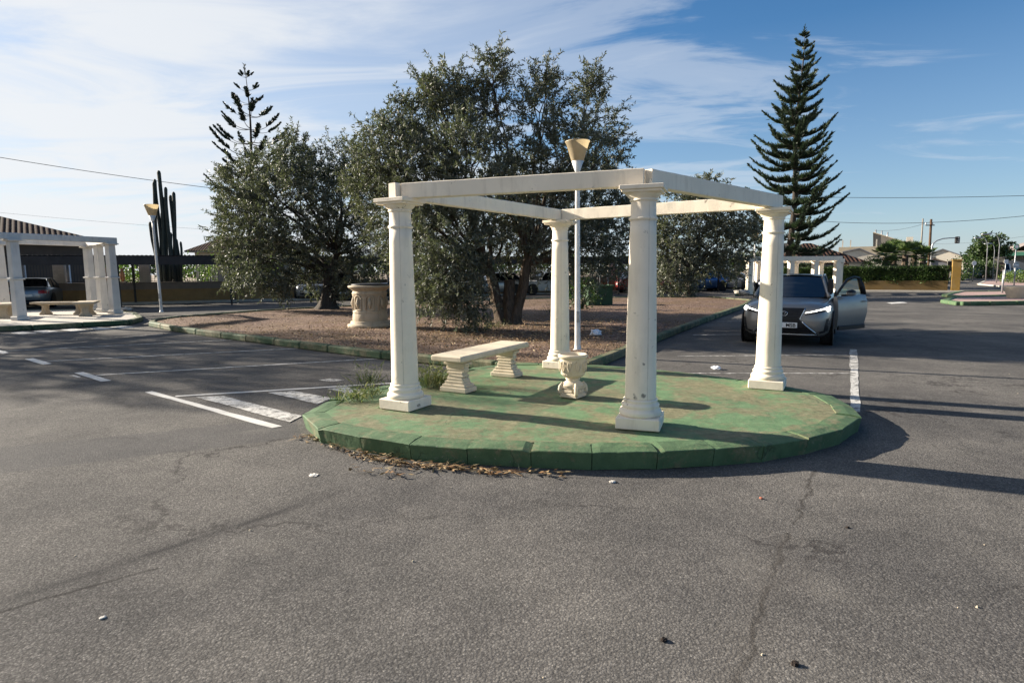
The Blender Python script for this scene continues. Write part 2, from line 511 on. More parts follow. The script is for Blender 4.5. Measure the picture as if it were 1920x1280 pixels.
MT['glass'] = plain('dark_car_glass', (.012, .016, .022), .06, .05, 3, 0, 10, .6, 0, extra={'Coat Weight': .5, 'Coat Roughness': .03})
MT['tyre'] = plain('tyre_rubber', (.018, .018, .019), .85, .1, 20, .2)
MT['rim'] = plain('alloy_rim', (.35, .35, .36), .35, .1, 20, 0, 10, .5, .8)
MT['blackplastic'] = plain('black_plastic', (.014, .014, .016), .45, .1, 20, 0)
MT['blackmetal'] = plain('black_painted_metal', (.02, .02, .022), .5, .2, 8, .1)
MT['chrome'] = plain('chrome_trim', (.55, .57, .6), .18, .03, 5, 0, 10, .5, 1.0)
MT['redlight'] = plain('red_tail_lamp', (.32, .02, .025), .2, .1, 20, 0, 10, .6)
MT['plate'] = plain('number_plate_white', (.78, .78, .76), .4, .03, 20, 0)
MT['plate_ink'] = plain('number_plate_ink', (.02, .02, .025), .5, .05, 20, 0)
def emis(name, col, k):
    m, t = newmat(name)
    t.out(col, .3, None, .5, 0, {'Emission Color': (*col, 1), 'Emission Strength': k})
    return m
MT['drl'] = emis('lit_headlamp', (1.0, .97, .88), 3.2)
MT['lens'] = plain('clear_lens', (.20, .21, .22), .12, .1, 20, 0, 10, .6)
MT['lampwhite'] = plain('lamp_white_enamel', (.70, .70, .68), .5, .08, 6, .08, 40, .4, dirt=(.35, .30, .24), damt=.5)
MT['lampochre_opaque'] = plain('yellowed_lamp_plastic', (.36, .27, .15), .45, .15, 5, .08, 40, .4, dirt=(.2, .15, .09), damt=.5, dscale=5, extra={'Subsurface Weight': .0})
def shade_plastic():
    m, t = newmat('yellowed_lamp_plastic')
    co = wco(t)
    c = t.ramp(t.noise(co, 5, 5), [(.3, (.36, .29, .18)), (.7, (.47, .39, .26))])
    p = t.n('BsdfPrincipled', {'Base Color': c, 'Roughness': .45})
    tr = t.n('BsdfTranslucent', {'Color': t.mix(1.0, c, (1.5, 1.45, 1.3), 'MULTIPLY')})
    mx = t.n('MixShader', {0: .30, 1: p.outputs[0], 2: tr.outputs[0]})
    t.n('OutputMaterial', {'Surface': mx.outputs[0]})
    return m
MT['lampochre'] = shade_plastic()
MT['ochre_shaded'] = plain('shaded_ochre_wall_paint', (.125, .085, .038), .88, .16, 1.6, .25, 40, .1, dirt=(.12, .09, .055), damt=.7, dscale=1.2)  # darker copy of the ochre, with the wall's shade put into the colour
MT['ochre_wall'] = plain('ochre_wall_paint', (.27, .165, .042), .85, .12, 2.5, .25, 40, .25, dirt=(.3, .22, .12), damt=.5, dscale=1.5)
MT['brown_wall'] = plain('brown_ochre_wall_paint', (.29, .19, .085), .85, .14, 2.5, .25, 40, .25, dirt=(.16, .11, .07), damt=.5)
MT['grey_band'] = plain('grey_brown_wall_band', (.22, .185, .16), .85, .14, 2.5, .25, 40)
MT['render_beige'] = plain('beige_house_render', (.52, .44, .32), .85, .1, 1.5, .2, 30, dirt=(.35, .29, .2), damt=.4)
MT['render_grey'] = plain('bare_grey_render', (.23, .21, .18), .9, .16, 1.2, .3, 20, dirt=(.20, .18, .15), damt=.5, dscale=.8)
MT['render_white'] = plain('pale_house_render', (.66, .60, .50), .85, .08, 1.5, .2, 30, dirt=(.45, .39, .3), damt=.4)
MT['render_dark'] = plain('dark_house_render', (.10, .075, .06), .85, .12, 1.5, .2, 30)
MT['roof_grey'] = plain('grey_sheet_roof', (.20, .20, .215), .6, .12, 1.0, .2, 12)
MT['roof_dark'] = plain('dark_canopy_sheet', (.035, .034, .036), .75, .2, 3, .3, 30)
MT['concrete'] = plain('pale_concrete', (.42, .39, .34), .88, .12, 3, .3, 50, dirt=(.25, .22, .18))
MT['cactus'] = plain('columnar_cactus_skin', (.036, .045, .038), .75, .2, 4, .3, 20)
MT['galv'] = plain('galvanised_steel', (.34, .35, .36), .45, .1, 6, 0, 10, .5, .6)
MT['signwhite'] = plain('sign_white', (.72, .72, .72), .5, .05, 6, 0)
MT['signgreen'] = plain('sign_green', (.06, .30, .17), .5, .05, 6, 0)
MT['green_box'] = plain('green_planter_paint', (.028, .065, .03), .7, .2, 4, .2, 30, dirt=(.05, .06, .04))
MT['green_sheet'] = plain('green_shop_canopy', (.05, .16, .11), .6, .1, 4, 0)
MT['window'] = plain('window_pane', (.05, .06, .075), .1, .1, 3, 0, 10, .6)
MT['winframe'] = plain('white_window_frame', (.62, .63, .66), .5, .05, 6, 0)
MT['plasticbag'] = plain('white_plastic_litter', (.75, .76, .80), .45, .08, 30, .3, 40, .5)
MT['paper'] = plain('dirty_paper', (.62, .58, .52), .85, .15, 40, .3, 60)
MT['clod'] = plain('dark_clod', (.03, .022, .018), .95, .3, 40, .8, 80)
MT['redclod'] = plain('brick_chip', (.32, .12, .08), .95, .2, 40, .5, 80)
MT['hill'] = plain('dry_hill_rock', (.25, .21, .19), .95, .15, .02, .3, .2)
MT['earth'] = plain('dry_earth', (.24, .19, .14), .95, .2, .05, .2, 5)
MT['flower'] = plain('terracotta_pot', (.36, .19, .10), .8, .2, 5, .1)
MT['stain'] = plain('dark_gap', (.015, .018, .012), .95, .2, 10, 0)
# ------------------------------------------------------------------ ground, road, markings
def sheet(name, poly, z, mat, kind='structure', label=None, cat=None):
    mb = MB()
    mb.add([(p[0], p[1], z) for p in poly], [tuple(range(len(poly)))])
    o = mb.build(name, mat)
    return tag(o, label, cat, None, kind)
sheet('ground', [(-1500, -300), (1500, -300), (1500, 2600), (-1500, 2600)], -.03, MT['earth'])
sheet('road', [(-75, -25), (75, -25), (75, 110), (-75, 110)], 0.0, MT['asphalt'])

def quad_px(pts, z=.004):
    return [gp(x, y, z) for x, y in pts]
def marking(pts, mat='paint', z=.004, world=False):
    P = [Vector((p[0], p[1], z)) for p in pts] if world else quad_px(pts, z)
    # subdivided sheet so that it can carry slightly ragged edges
    mb = MB()
    if len(P) == 4:
        n = max(2, int((P[0] - P[1]).length / .25)); rows = []
        for i in range(n + 1):
            t = i / n
            a, b = P[0].lerp(P[1], t), P[3].lerp(P[2], t)
            j = (a - b).normalized() * .008
            r = random.uniform(-1, 1); r2 = random.uniform(-1, 1)
            rows.append([a + j * r, b + j * r2])
        mb.grid(rows, False)
    else:
        mb.add(P, [tuple(range(len(P)))])
    o = mb.build('road_marking', MT[mat])
    return tag(o, kind='structure')
def line_mark(a, b, w, mat='paint_worn', z=.004):
    a, b = a.copy(), b.copy()
    a.z = b.z = z
    d = (b - a).normalized()
    s = Vector((-d.y, d.x, 0)) * w / 2
    return marking([a + s, b + s, b - s, a - s], mat, z, True)

marking([(271, 735), (509, 802), (528, 798.5), (284, 733)], 'paint', .004)          # long bar by the hatching
line_mark(gp(329, 743), gp(734, 718.5), .085, 'paint')
marking([(368, 744), (543, 791), (566, 779), (418, 742)], 'paint_worn', .008)
marking([(503, 735.5), (595, 757), (624, 746), (551, 732.5)], 'paint_worn', .008)
marking([(613, 728), (655, 738.5), (686, 733.5), (651, 725)], 'paint_worn', .008)
marking([(138, 699), (190, 715), (210, 713), (156, 697)], 'paint', .008)
line_mark(gp(180, 703.5), gp(732, 671), .075)
marking([(45, 673), (80, 683.5), (97, 681.5), (62, 671)], 'paint', .008)
line_mark(gp(75, 678), gp(593, 651.5), .075)
marking([(-12, 658), (6, 663), (18, 661), (0, 656)], 'paint', .008)
line_mark(gp(-10, 659), gp(470, 635.5), .075)
line_mark(gp(-40, 647), gp(375, 623.5), .07, 'paint_faint')
line_mark(gp(-60, 632), gp(300, 612.5), .07, 'paint_faint')
for x, y in ((18, 624), (60, 621), (112, 618), (162, 615.5), (205, 613)):            # zebra in front of the far pergola
    marking([(x, y), (x + 24, y + 3.0), (x + 52, y + .2), (x + 24, y - 2.6)], 'paint_worn', .004)
line_mark(gp(1604, 772), gp(1601, 690), .10, 'paint_worn')
line_mark(gp(1601, 690), gp(1600, 655), .12, 'paint_faint')
line_mark(gp(1235, 700), gp(1604, 700), .07, 'paint_faint')
line_mark(gp(1270, 668), gp(1606, 665), .07, 'paint_faint')
line_mark(gp(1300, 628), gp(1400, 627), .07, 'paint_worn')
line_mark(gp(1325, 603), gp(1400, 602), .07, 'paint_faint')  # sunlit streak across the asphalt, painted on as a faint line
marking([(130, 704), (146, 707.5), (152, 706), (137, 702.5)], 'paint_faint', .004)
marking([(596, 712), (622, 715.5), (646, 712), (620, 709.5)], 'paint_faint', .004)   # splash of old paint
marking([(1662, 567.5), (1672, 569.5), (1702, 567.5), (1692, 565.5)], 'paint', .004)
line_mark(gp(1790, 524), gp(1900, 519), .5, 'paint_faint')

# ------------------------------------------------------------------ round traffic island under the pergola
ISL = .16
edge_px = [(566, 777), (595, 803), (674, 818.6), (767.6, 833), (875, 840.5), (995, 846.5), (1110, 850.5), (1234, 849), (1340, 843.5),
           (1433, 836), (1516, 822), (1581, 805), (1616, 782.5), (1598, 763), (1557, 741), (1474, 724), (1395, 712), (1300, 699.5), (1205, 690.5),
           (1102, 684.5), (1010, 682), (945, 682.5), (877, 690.5), (800, 706), (727, 721.5), (660, 736), (616, 750.5)]
EDGE = [gp(x, y, ISL - .018) for x, y in edge_px]
NE = len(EDGE)
CEN = sum(EDGE, Vector()) / NE
isl = thing('traffic_island', 'round green painted concrete island with worn kerb stones under the white pergola', 'traffic island', (CEN.x, CEN.y, 0))
def offs(poly, d):
    """move a polygon inwards by d"""
    out, n = [], len(poly)
    for i in range(n):
        a, b, c = poly[i - 1], poly[i], poly[(i + 1) % n]
        t1, t2 = (b - a).normalized(), (c - b).normalized()
        n1, n2 = Vector((-t1.y, t1.x, 0)), Vector((-t2.y, t2.x, 0))
        m = (n1 + n2).normalized()
        k = d / max(.4, m.dot(n1))
        out.append(b + m * k)
    return out
sgn = 1
area = sum(EDGE[i].x * EDGE[(i + 1) % NE].y - EDGE[(i + 1) % NE].x * EDGE[i].y for i in range(NE))
if area < 0: sgn = -1
INN = offs(EDGE, .21 * sgn)
# paved top: rings with slight unevenness
dens = []
for i in range(NE):
    for k in range(6):
        dens.append(INN[i].lerp(INN[(i + 1) % NE], k / 6))
rows = []
for s in np.linspace(0, 1.0, 34):
    row = []
    for p in dens:
        q = CEN.lerp(p, float(s) ** .8)
        h = noise.noise(q * 1.3) * .014 + noise.noise(q * 5) * .005
        e = max(0, min(1, (1 - s) * 6))
        row.append((q.x - CEN.x, q.y - CEN.y, ISL + h * e - .004))
    rows.append(row)
MB().grid(rows, True, True).build('paved_top', MT['green_top'], isl)
# kerb stones, each a bevelled block with its own joint
for i in range(NE):
    a, b = EDGE[i] - CEN, EDGE[(i + 1) % NE] - CEN
    ai, bi = INN[i] - CEN, INN[(i + 1) % NE] - CEN
    out = Vector(((b - a).y, -(b - a).x, 0)).normalized() * sgn
    L = (b - a).length
    g = .002 / L + random.uniform(0, .003)
    P = []
    n = 8
    prof = [(.86, -.25, .0), (.985, 0, ISL - .028), (1.0, 0.0, ISL - .018), (.97, 0, ISL - .012), (.52, 0, ISL + .001), (0.0, 0, ISL + .003), (-.02, 0, ISL - .03)]
    tilt = random.uniform(-.006, .006)
    rows = []
    for k in range(n + 1):
        t = g + (1 - 2 * g) * k / n
        o_, i_ = a.lerp(b, t), ai.lerp(bi, t)
        endd = random.choice((.001, .003, .006, .016)) if k in (0, n) else 0.0
        row = []
        for w, _, z in prof:
            p = i_.lerp(o_, w)
            nz = noise.noise(Vector((p.x * 6, p.y * 6, z * 9 + i))) * .009
            row.append((p.x + out.x * nz, p.y + out.y * nz, max(0, z + nz * .6 + tilt - endd)))
        rows.append(row)
    ends = MB().grid(rows, False)
    m0 = len(prof)
    ends.f.append(tuple(range(m0))); ends.sm.append(False)
    ends.f.append(tuple(reversed(range(n * m0, (n + 1) * m0)))); ends.sm.append(False)
    ends.build('kerb_stone', MT['green_kerb'], isl)
# dark joints behind the stones
MB().prism([(p.x - CEN.x, p.y - CEN.y) for p in offs(EDGE, .05 * sgn)], 0, ISL - .03).build('core', MT['stain'], isl)

# ------------------------------------------------------------------ gravel bed with its kerb
bed_px = [(284, 604), (330, 612.5), (420, 624), (520, 636), (620, 648), (720, 659.5), (830, 670), (930, 679), (1030, 684.5), (1098, 680),
          (1140, 664), (1235, 627), (1320, 596), (1395, 571), (1408, 562)]
back_px = [(1330, 556), (1200, 556.5), (1000, 559.5), (800, 566.5), (640, 573.5), (480, 582), (340, 592.5), (290, 598)]
BED_Z = .13
BED = [gp(x, y, BED_Z) for x, y in bed_px + back_px]
bc = sum(BED, Vector()) / len(BED)
dens = []
for i in range(len(BED)):
    for k in range(8):
        dens.append(BED[i].lerp(BED[(i + 1) % len(BED)], k / 8))
def bed_h(x, y):
    q = Vector((x, y, 0))
    return noise.noise(q * .35) * .06 + noise.noise(q * 1.7) * .025 + noise.noise(q * 6) * .012
rows = []
for s in np.linspace(0, 1, 60):
    row = []
    for p in dens:
        q = bc.lerp(p, float(s) ** .7)
        e = max(0, min(1, (1 - s) * 10))
        row.append((q.x, q.y, BED_Z - .03 + bed_h(q.x, q.y) * e + .02 * e))
    rows.append(row)
tag(MB().grid(rows, True, True).build('gravel_ground', MT['gravel']), kind='structure')
def kerb_run(name, pts, w, h, mat, closed=False, stone=1.3, zb=0.0):
    mb = MB()
    m = len(pts) if closed else len(pts) - 1
    for i in range(m):
        a, b = pts[i].copy(), pts[(i + 1) % len(pts)].copy()
        a.z = b.z = 0
        L = (b - a).length
        d = (b - a).normalized()
        k = max(1, round(L / stone))
        for j in range(k):
            c = a.lerp(b, (j + .5) / k)
            mb.box((c.x, c.y, zb + h / 2 + random.uniform(-.006, .006)), (L / k - .006, w, h), math.atan2(d.y, d.x) + random.uniform(-.006, .006), bev=.025)
    o = mb.build(name, mat)
    return tag(o, kind='structure')
kerb_run('kerb', BED, .17, .15, MT['green_old'], True)

# loose dry leaves and twigs on the bed and against the island kerb
def in_poly(x, y, P):
    c = False
    for i in range(len(P)):
        a, b = P[i - 1], P[i]
        if (a.y > y) != (b.y > y) and x < (b.x - a.x) * (y - a.y) / (b.y - a.y) + a.x: c = not c
    return c
pts = []
while len(pts) < 9000:
    k = random.random()
    if k < .55:
        x, y = random.gauss(-.6, 2.6), random.gauss(14.0, 2.2)
    elif k < .85:
        x, y = random.uniform(-11, 3), random.uniform(9.5, 20)
    else:
        x, y = random.uniform(-11, 10), random.uniform(9.5, 28)
    if in_poly(x, y, BED): pts.append((x, y, BED_Z + .0 + bed_h(x, y) + random.uniform(.0, .03)))
P = np.array(pts)
D = RNG.normal(size=P.shape) * (1, 1, .35)
lq = leaf_quads(P, D, RNG.uniform(.03, .085, len(P)), RNG.uniform(.012, .03, len(P)), np.array([0, 0, 1.0]))
tag(quads_mesh('leaf_litter', lq, MT['litter']), 'dry brown leaves scattered over the gravel bed under the olive trees', 'dry leaves', None, 'stuff')
pts, DD, LL, WW = [], [], [], []
for a, b, n, sp in (((668, 850), (760, 872), 170, .05), ((770, 872), (935, 887), 200, .032), ((560, 815), (680, 856), 110, .04), ((935, 886), (1060, 891), 40, .02), ((650, 875), (760, 895), 30, .08)):
    A, B = gp(*a), gp(*b)
    for k in range(n):
        p = A.lerp(B, random.random())
        pts.append((p.x + random.gauss(0, sp * .6), p.y + random.gauss(-.01, sp), random.uniform(.005, .035)))
        an = random.gauss(math.atan2(B.y - A.y, B.x - A.x), .8)
        DD.append((math.cos(an), math.sin(an), random.uniform(-.1, .3)))
        tw = random.random() < .3
        LL.append(random.uniform(.09, .2) if tw else random.uniform(.03, .075))
        WW.append(.008 if tw else random.uniform(.012, .03))
lq = leaf_quads(np.array(pts), np.array(DD), np.array(LL), np.array(WW), np.array([0, 0, 1.0]))
tag(quads_mesh('leaf_litter', lq, MT['litter']), 'dry leaves and twigs swept against the green island kerb', 'dry leaves', None, 'stuff')

# loose chips on the asphalt
chips = MB()
for k in range(18):
    px, py = random.uniform(-50, 1970), 690 + 620 * random.random() ** 1.2
    p = gp(px, py)
    if in_poly(p.x, p.y, EDGE): continue
    r = random.uniform(.003, .0075)
    chips.box((p.x, p.y, r * .5), (r * 2, r * random.uniform(1, 2), r), random.uniform(0, 3), taper=.6)
tag(chips.build('loose_chips', MT['render_beige']), 'tiny pale stone chips lying loose on the asphalt', 'stone chips', None, 'stuff')

def crumple(name, p, r, mat, label, cat, flat=.6, seed=0):
    mb = MB()
    rows = []
    for i in range(9):
        ph = math.pi * i / 8
        row = []
        for j in range(14):
            th = 2 * math.pi * j / 14
            d = Vector((math.sin(ph) * math.cos(th), math.sin(ph) * math.sin(th), math.cos(ph)))
            k = r * (1 + .55 * noise.noise(d * 2.1 + Vector((seed * 7.3, 0, 0))) + .25 * noise.noise(d * 5 + Vector((0, seed, 0))))
            row.append((d.x * k * 1.25, d.y * k, max(0, (d.z * k + r * .75)) * flat))
        rows.append(row)
    o = mb.grid(rows, False, True).build(name, mat, None, p, random.uniform(0, 6))
    return tag(o, label, cat)
crumple('plastic_bag', gp(1117, 629, .13), .11, MT['plasticbag'], 'crumpled white plastic bag lying on the gravel bed behind the urn', 'litter', .75, 1)
crumple('crumpled_paper', gp(1343, 692), .06, MT['plasticbag'], 'crumpled white paper on the asphalt in front of the open car', 'litter', .5, 2)
crumple('paper_scrap', gp(1148, 904), .020, MT['paper'], 'small pale paper scrap on the asphalt just in front of the island kerb', 'litter', .35, 3)
crumple('paper_scrap', gp(193, 1158), .011, MT['paper'], 'small pale paper scrap alone on the asphalt at the lower left', 'litter', .4, 4)
crumple('paper_scrap', gp(588, 891), .03, MT['paper'], 'torn flattened paper scrap beside the swept dry leaves', 'litter', .2, 5)
crumple('dirt_clod', gp(1245, 1201), .012, MT['clod'], 'small dark clod on the foreground asphalt, the upper one of two', 'dirt clod', .7, 6)
crumple('dirt_clod', gp(1491, 1246), .013, MT['clod'], 'small dark clod on the foreground asphalt near the lower edge', 'dirt clod', .7, 7)
crumple('brick_chip', gp(1427, 935), .010, MT['redclod'], 'tiny red brick chip on the asphalt right of the crack', 'stone', .8, 8)
crumple('dirt_clod', gp(1589, 989), .009, MT['clod'], 'tiny dark clod on the asphalt below the pergola shadow at right', 'dirt clod', .6, 9)

# weeds
def weed(name, p, n, h, spread, label, z=0.0):
    P = np.array([(p.x + random.gauss(0, spread), p.y + random.gauss(0, spread * .7), z) for _ in range(n)])
    D = np.stack([RNG.normal(0, .5, n), RNG.normal(0, .5, n), np.ones(n)], 1)
    L = RNG.uniform(.35, 1.0, n) * h
    q1 = leaf_quads(P, D, L, RNG.uniform(.006, .014, n))
    tips = q1[:, 2, :]
    D2 = D + np.stack([RNG.normal(0, .8, n), RNG.normal(0, .8, n), RNG.uniform(-1.0, .1, n)], 1)
    q2 = leaf_quads(tips, D2, L * .55, RNG.uniform(.006, .012, n))
    o = quads_mesh(name, np.concatenate([q1, q2]) - np.array([p.x, p.y, 0])[None, None, :], MT['grass'], None, (p.x, p.y, 0))
    return tag(o, label, 'weeds')  # one clump each
weed('weed_clump', gp(812, 724, ISL), 320, .26, .12, 'bushy green weeds between the left column and the bench leg', ISL)
weed('weed_clump', gp(662, 752, ISL), 130, .16, .09, 'low green weeds growing at the left rim of the island', ISL)
weed('weed_clump', gp(694, 742, ISL), 90, .16, .09, 'thin weeds just left of the left column plinth', ISL)
weed('dry_weed', gp(690, 722), 80, .3, .11, 'wispy dry grass on the asphalt behind the hatched marking')
weed('dry_weed', gp(905, 614, .13), 130, .16, .35, 'low pale weeds on the bed at the foot of the middle olive', .13)['kind'] = 'stuff'
weed('weed_clump', gp(1045, 590, .13), 130, .5, .25, 'yellow green weeds beside the green planter box', .13)
# ------------------------------------------------------------------ near pergola
pg = thing('pergola', 'cream white pergola of four classical columns carrying a square of beams', 'pergola', (CEN.x, CEN.y, ISL))
def local(v):
    return (v.x - CEN.x, v.y - CEN.y, v.z - ISL)
COLS = dict(A=(gp(761, 762, ISL), -28.7, 2.117), B=(gp(1200, 797, ISL), -19.6, 2.107), C=(gp(1438.5, 725, ISL), -29.0, 2.083), D=(gp(1050, 688, ISL), -31.0, 2.098))
def column(key):
    p, rz, H = COLS[key]
    c = link('column', None, pg, local(p), R(rz))
    b = MB().box((0, 0, .052), (.385, .385, .104), bev=.008)
    b.build('plinth', MT['white'], c)
    pr = [(.176, .104), (.186, .118), (.187, .142), (.178, .16), (.163, .166), (.160, .178), (.166, .186), (.168, .203), (.160, .214), (.150, .219), (.149, .232), (.153, .238), (.152, .25), (.140, .256)]
    MB().lathe(pr, 40).build('base_moulding', MT['white'], c)
    top = H - .29
    sh = [(.139, .252)]
    for k in range(13):
        t = k / 12
        sh.append((.1375 - .026 * t ** 1.25, .27 + (top - .27) * t))
    sh += [(.1105, top), (.123, top + .006), (.127, top + .016), (.123, top + .026), (.110, top + .032), (.107, top + .15), (.108, top + .165)]
    m = MB().lathe(sh, 48)
    m.build('shaft', MT['white_shaft'], c)
    cap = [(.108, top + .16), (.118, top + .166), (.121, top + .176), (.112, top + .182), (.118, top + .19), (.136, top + .203), (.150, top + .222), (.157, top + .234)]
    mc = MB().lathe(cap, 40)
    mc.box((0, 0, top + .243), (.335, .335, .022), bev=.004)
    mc.box((0, 0, H - .018), (.37, .37, .037), bev=.004)
    mc.build('capital', MT['white'], c)
for k in 'ABCD': column(k)
def beam(p, q, zt, e0, e1, w=.10, h=.15, mat='beam', shift=0.0):
    a, b = Vector((p.x, p.y, 0)), Vector((q.x, q.y, 0))
    d = (b - a).normalized()
    n = Vector((-d.y, d.x, 0))
    a, b = a - d * e0 + n * shift, b + d * e1 + n * shift
    zc = (zt[0] + zt[1]) / 2
    L = (b - a).length
    c = (a + b) / 2
    rows = []
    sl = (zt[1] - zt[0])
    mb = MB()
    secs = [(-w / 2, 0), (w / 2, 0), (w / 2, h), (-w / 2, h)]
    bv = .006
    pr = [(-w / 2 + bv, 0), (w / 2 - bv, 0), (w / 2, bv), (w / 2, h - bv), (w / 2 - bv, h), (-w / 2 + bv, h), (-w / 2, h - bv), (-w / 2, bv)]
    N = 70
    for i in range(N + 1):
        t = i / N
        x = -L / 2 + L * t
        z0 = zt[0] + sl * t
        rows.append([(x, y + noise.noise(Vector((x * 2, y * 30, z))) * .003 + noise.noise(Vector((x * 9, y * 40, z * 40))) * .0022, z + z0 - ISL + noise.noise(Vector((x * 8, y * 37, z * 33 + 4))) * .0022) for y, z in pr])
    mb.grid(rows, False, True)
    mb.f.append(tuple(range(8))); mb.sm.append(False)
    mb.f.append(tuple(reversed(range(N * 8, N * 8 + 8)))); mb.sm.append(False)
    return mb.build('beam', MT[mat], pg, (c.x - CEN.x, c.y - CEN.y, 0), math.atan2(d.y, d.x))
zt = {k: ISL + COLS[k][2] + .001 for k in COLS}
PA, PB, PC, PD = (COLS[k][0] for k in 'ABCD')
beam(PA, PD, (zt['A'], zt['D']), .10, .05, .095)
beam(PA, PB, (zt['A'], zt['B']), -.052, -.0, .10)
beam(PB, PC, (zt['B'], zt['C']), -.045, .10, .10)
beam(PD, PC, (zt['D'], zt['C']), -.055, -.06, .095)
# rag of render left on the front capital
MB().add([(PB.x - CEN.x + .03, PB.y - CEN.y - .02, zt['B'] - ISL), (PB.x - CEN.x + .075, PB.y - CEN.y - .04, zt['B'] - ISL), (PB.x - CEN.x + .06, PB.y - CEN.y + .02, zt['B'] - ISL), (PB.x - CEN.x + .052, PB.y - CEN.y - .012, zt['B'] - ISL + .07)],
         [(0, 1, 3), (1, 2, 3), (2, 0, 3)]).build('mortar_lump', MT['beam'], pg)

# ------------------------------------------------------------------ bench
def stone_bench(loc, rz, L, W, H, label, mat, group=None, scroll=True, lx=.6):
    b = thing('stone_bench', label, 'bench', loc, rz, group)
    s = MB()
    s.box((0, 0, H - .035), (L, W, .07), bev=.014)
    s.box((0, 0, H - .085), (L * .80, W * .62, .03), bev=.008)
    s.build('seat', mat, b)
    for sx in (-1, 1):
        m = MB()
        m.box((0, 0, .03), (.24, .37, .06), bev=.01)
        m.box((0, 0, .075), (.205, .32, .034), bev=.009)
        n = 11
        z0, z1 = .09, H - .16
        for k in range(n):
            t = (k + .5) / n
            w = .285 - .085 * math.sin(math.pi * min(1, t * 1.05)) ** .8 - .02 * t
            th = .165 - .085 * t
            m.box((0, .012 * math.sin(k * 2.1), z0 + (z1 - z0) * t), (th + (.012 if k % 2 else 0), w + (.018 if k % 2 else 0), (z1 - z0) / n + .004), bev=.010)
        m.box((0, 0, z1 + .018), (.11, .255, .042), bev=.012)
        m.box((0, 0, z1 + .047), (.14, .31, .03), bev=.012)
        m.build('leg', mat, b, (sx * lx, 0, 0))
    return b
stone_bench((-.355, 7.42, ISL), math.atan2(.87, .494), 1.62, .43, .445, 'pale cream stone bench with ribbed pedestal legs on the green island', MT['cast'], None, True, .57)

# ------------------------------------------------------------------ urn planter
up = gp(1074, 743, ISL)
u = thing('urn_planter', 'pale stone urn on a square carved foot standing on the green island', 'urn', (up.x, up.y, ISL), R(-36))
m = MB()
m.box((0, 0, .028), (.225, .225, .056), bev=.010)
m.box((0, 0, .075), (.20, .20, .05), bev=.012)
m.box((0, 0, .112), (.222, .222, .028), bev=.010)
for a in range(4):                         # corner scrolls and recessed panels of the foot
    an = R(45 + 90 * a)
    m.tube([(math.cos(an) * .140, math.sin(an) * .140, .03), (math.cos(an) * .152, math.sin(an) * .152, .07), (math.cos(an) * .142, math.sin(an) * .142, .12), (math.cos(an) * .118, math.sin(an) * .118, .165)], [.02, .022, .024, .012], 8)
    an = R(90 * a)
    m.box((math.cos(an) * .107, math.sin(an) * .107, .075), (.012, .10, .03), an, bev=.004)
m.lathe([(.125, .125), (.115, .15), (.085, .172), (.068, .185), (.078, .196), (.082, .208), (.070, .216)], 32)
m.build('pedestal', MT['cast'], u)
m = MB()
rows = []
prof = [(.062, .212), (.090, .222), (.118, .245), (.132, .262), (.130, .272), (.136, .28), (.139, .33), (.143, .38), (.145, .42), (.146, .432), (.158, .440), (.165, .452), (.166, .468), (.158, .478), (.146, .482), (.138, .474), (.13, .44), (.09, .40), (.01, .39)]
for r, z in prof:
    row = []
    for i in range(96):
        a = 2 * math.pi * i / 96
        k = 0
        if .275 < z < .43: k = .007 * max(0, math.cos(a * 10 + (z - .3) * 8 * math.sin(a * 5))) * math.sin((z - .275) / .155 * math.pi)
        if .24 < z < .272: k = .004 * math.cos(a * 24)
        row.append(((r + k) * math.cos(a), (r + k) * math.sin(a), z))
    rows.append(row)
m.grid(rows, True, True)
for i in range(10):                        # leaf relief
    a = 2 * math.pi * i / 10
    for s in (-1, 1):
        P = []
        for k in range(7):
            t = k / 6
            an = a + s * .19 * math.sin(t * math.pi * .85)
            rr = .143 + .006 * t + .004
            P.append((rr * math.cos(an), rr * math.sin(an), .285 + .125 * t))
        m.tube(P, [.004, .006, .0065, .0065, .006, .006, .003], 6)
    P = [((.146 + .004 * t) * math.cos(a), (.146 + .004 * t) * math.sin(a), .29 + .10 * t) for t in (0, .33, .66, 1)]
    m.tube(P, [.003, .006, .006, .002], 6)
m.build('bowl', MT['cast'], u)

# ------------------------------------------------------------------ stone well
wp = gp(695, 611, .13)
w = thing('stone_well', 'round weathered stone well with relief panels and dark lid on the gravel', 'well', (wp.x, wp.y, .10))
m = MB()
m.lathe([(.60, 0), (.60, .09), (.585, .10), (.52, .105), (.515, .17), (.50, .18), (.40, .185)], 28)
m.build('step', MT['cast_old'], w)
prof = [(.455, .18), (.462, .22), (.455, .36), (.440, .385), (.452, .41), (.448, .44), (.425, .46), (.42, .6), (.42, .8), (.43, .86), (.452, .885), (.455, .93), (.44, .95), (.43, .98)]
rows = []
for r, z in prof:
    row = []
    for i in range(84):
        a = 2 * math.pi * i / 84
        k = .010 * noise.noise(Vector((math.cos(a) * 4, math.sin(a) * 4, z * 5)))
        row.append(((r + k) * math.cos(a), (r + k) * math.sin(a), z))
    rows.append(row)
m = MB().grid(rows, True, True)
for i in range(8):
    a = 2 * math.pi * (i + .3) / 8
    pts = []
    for (da, z) in ((-.24, .48), (-.24, .78), (-.17, .84), (0, .86), (.17, .84), (.24, .78), (.24, .48), (0, .47), (-.24, .48)):
        pts.append((.432 * math.cos(a + da), .432 * math.sin(a + da), z))
    m.tube(pts, .018, 6)
    m.tube([(.43 * math.cos(a), .43 * math.sin(a), .52), (.445 * math.cos(a), .445 * math.sin(a), .65), (.43 * math.cos(a), .43 * math.sin(a), .8)], [.02, .05, .02], 7)
m.build('drum', MT['cast_old'], w)
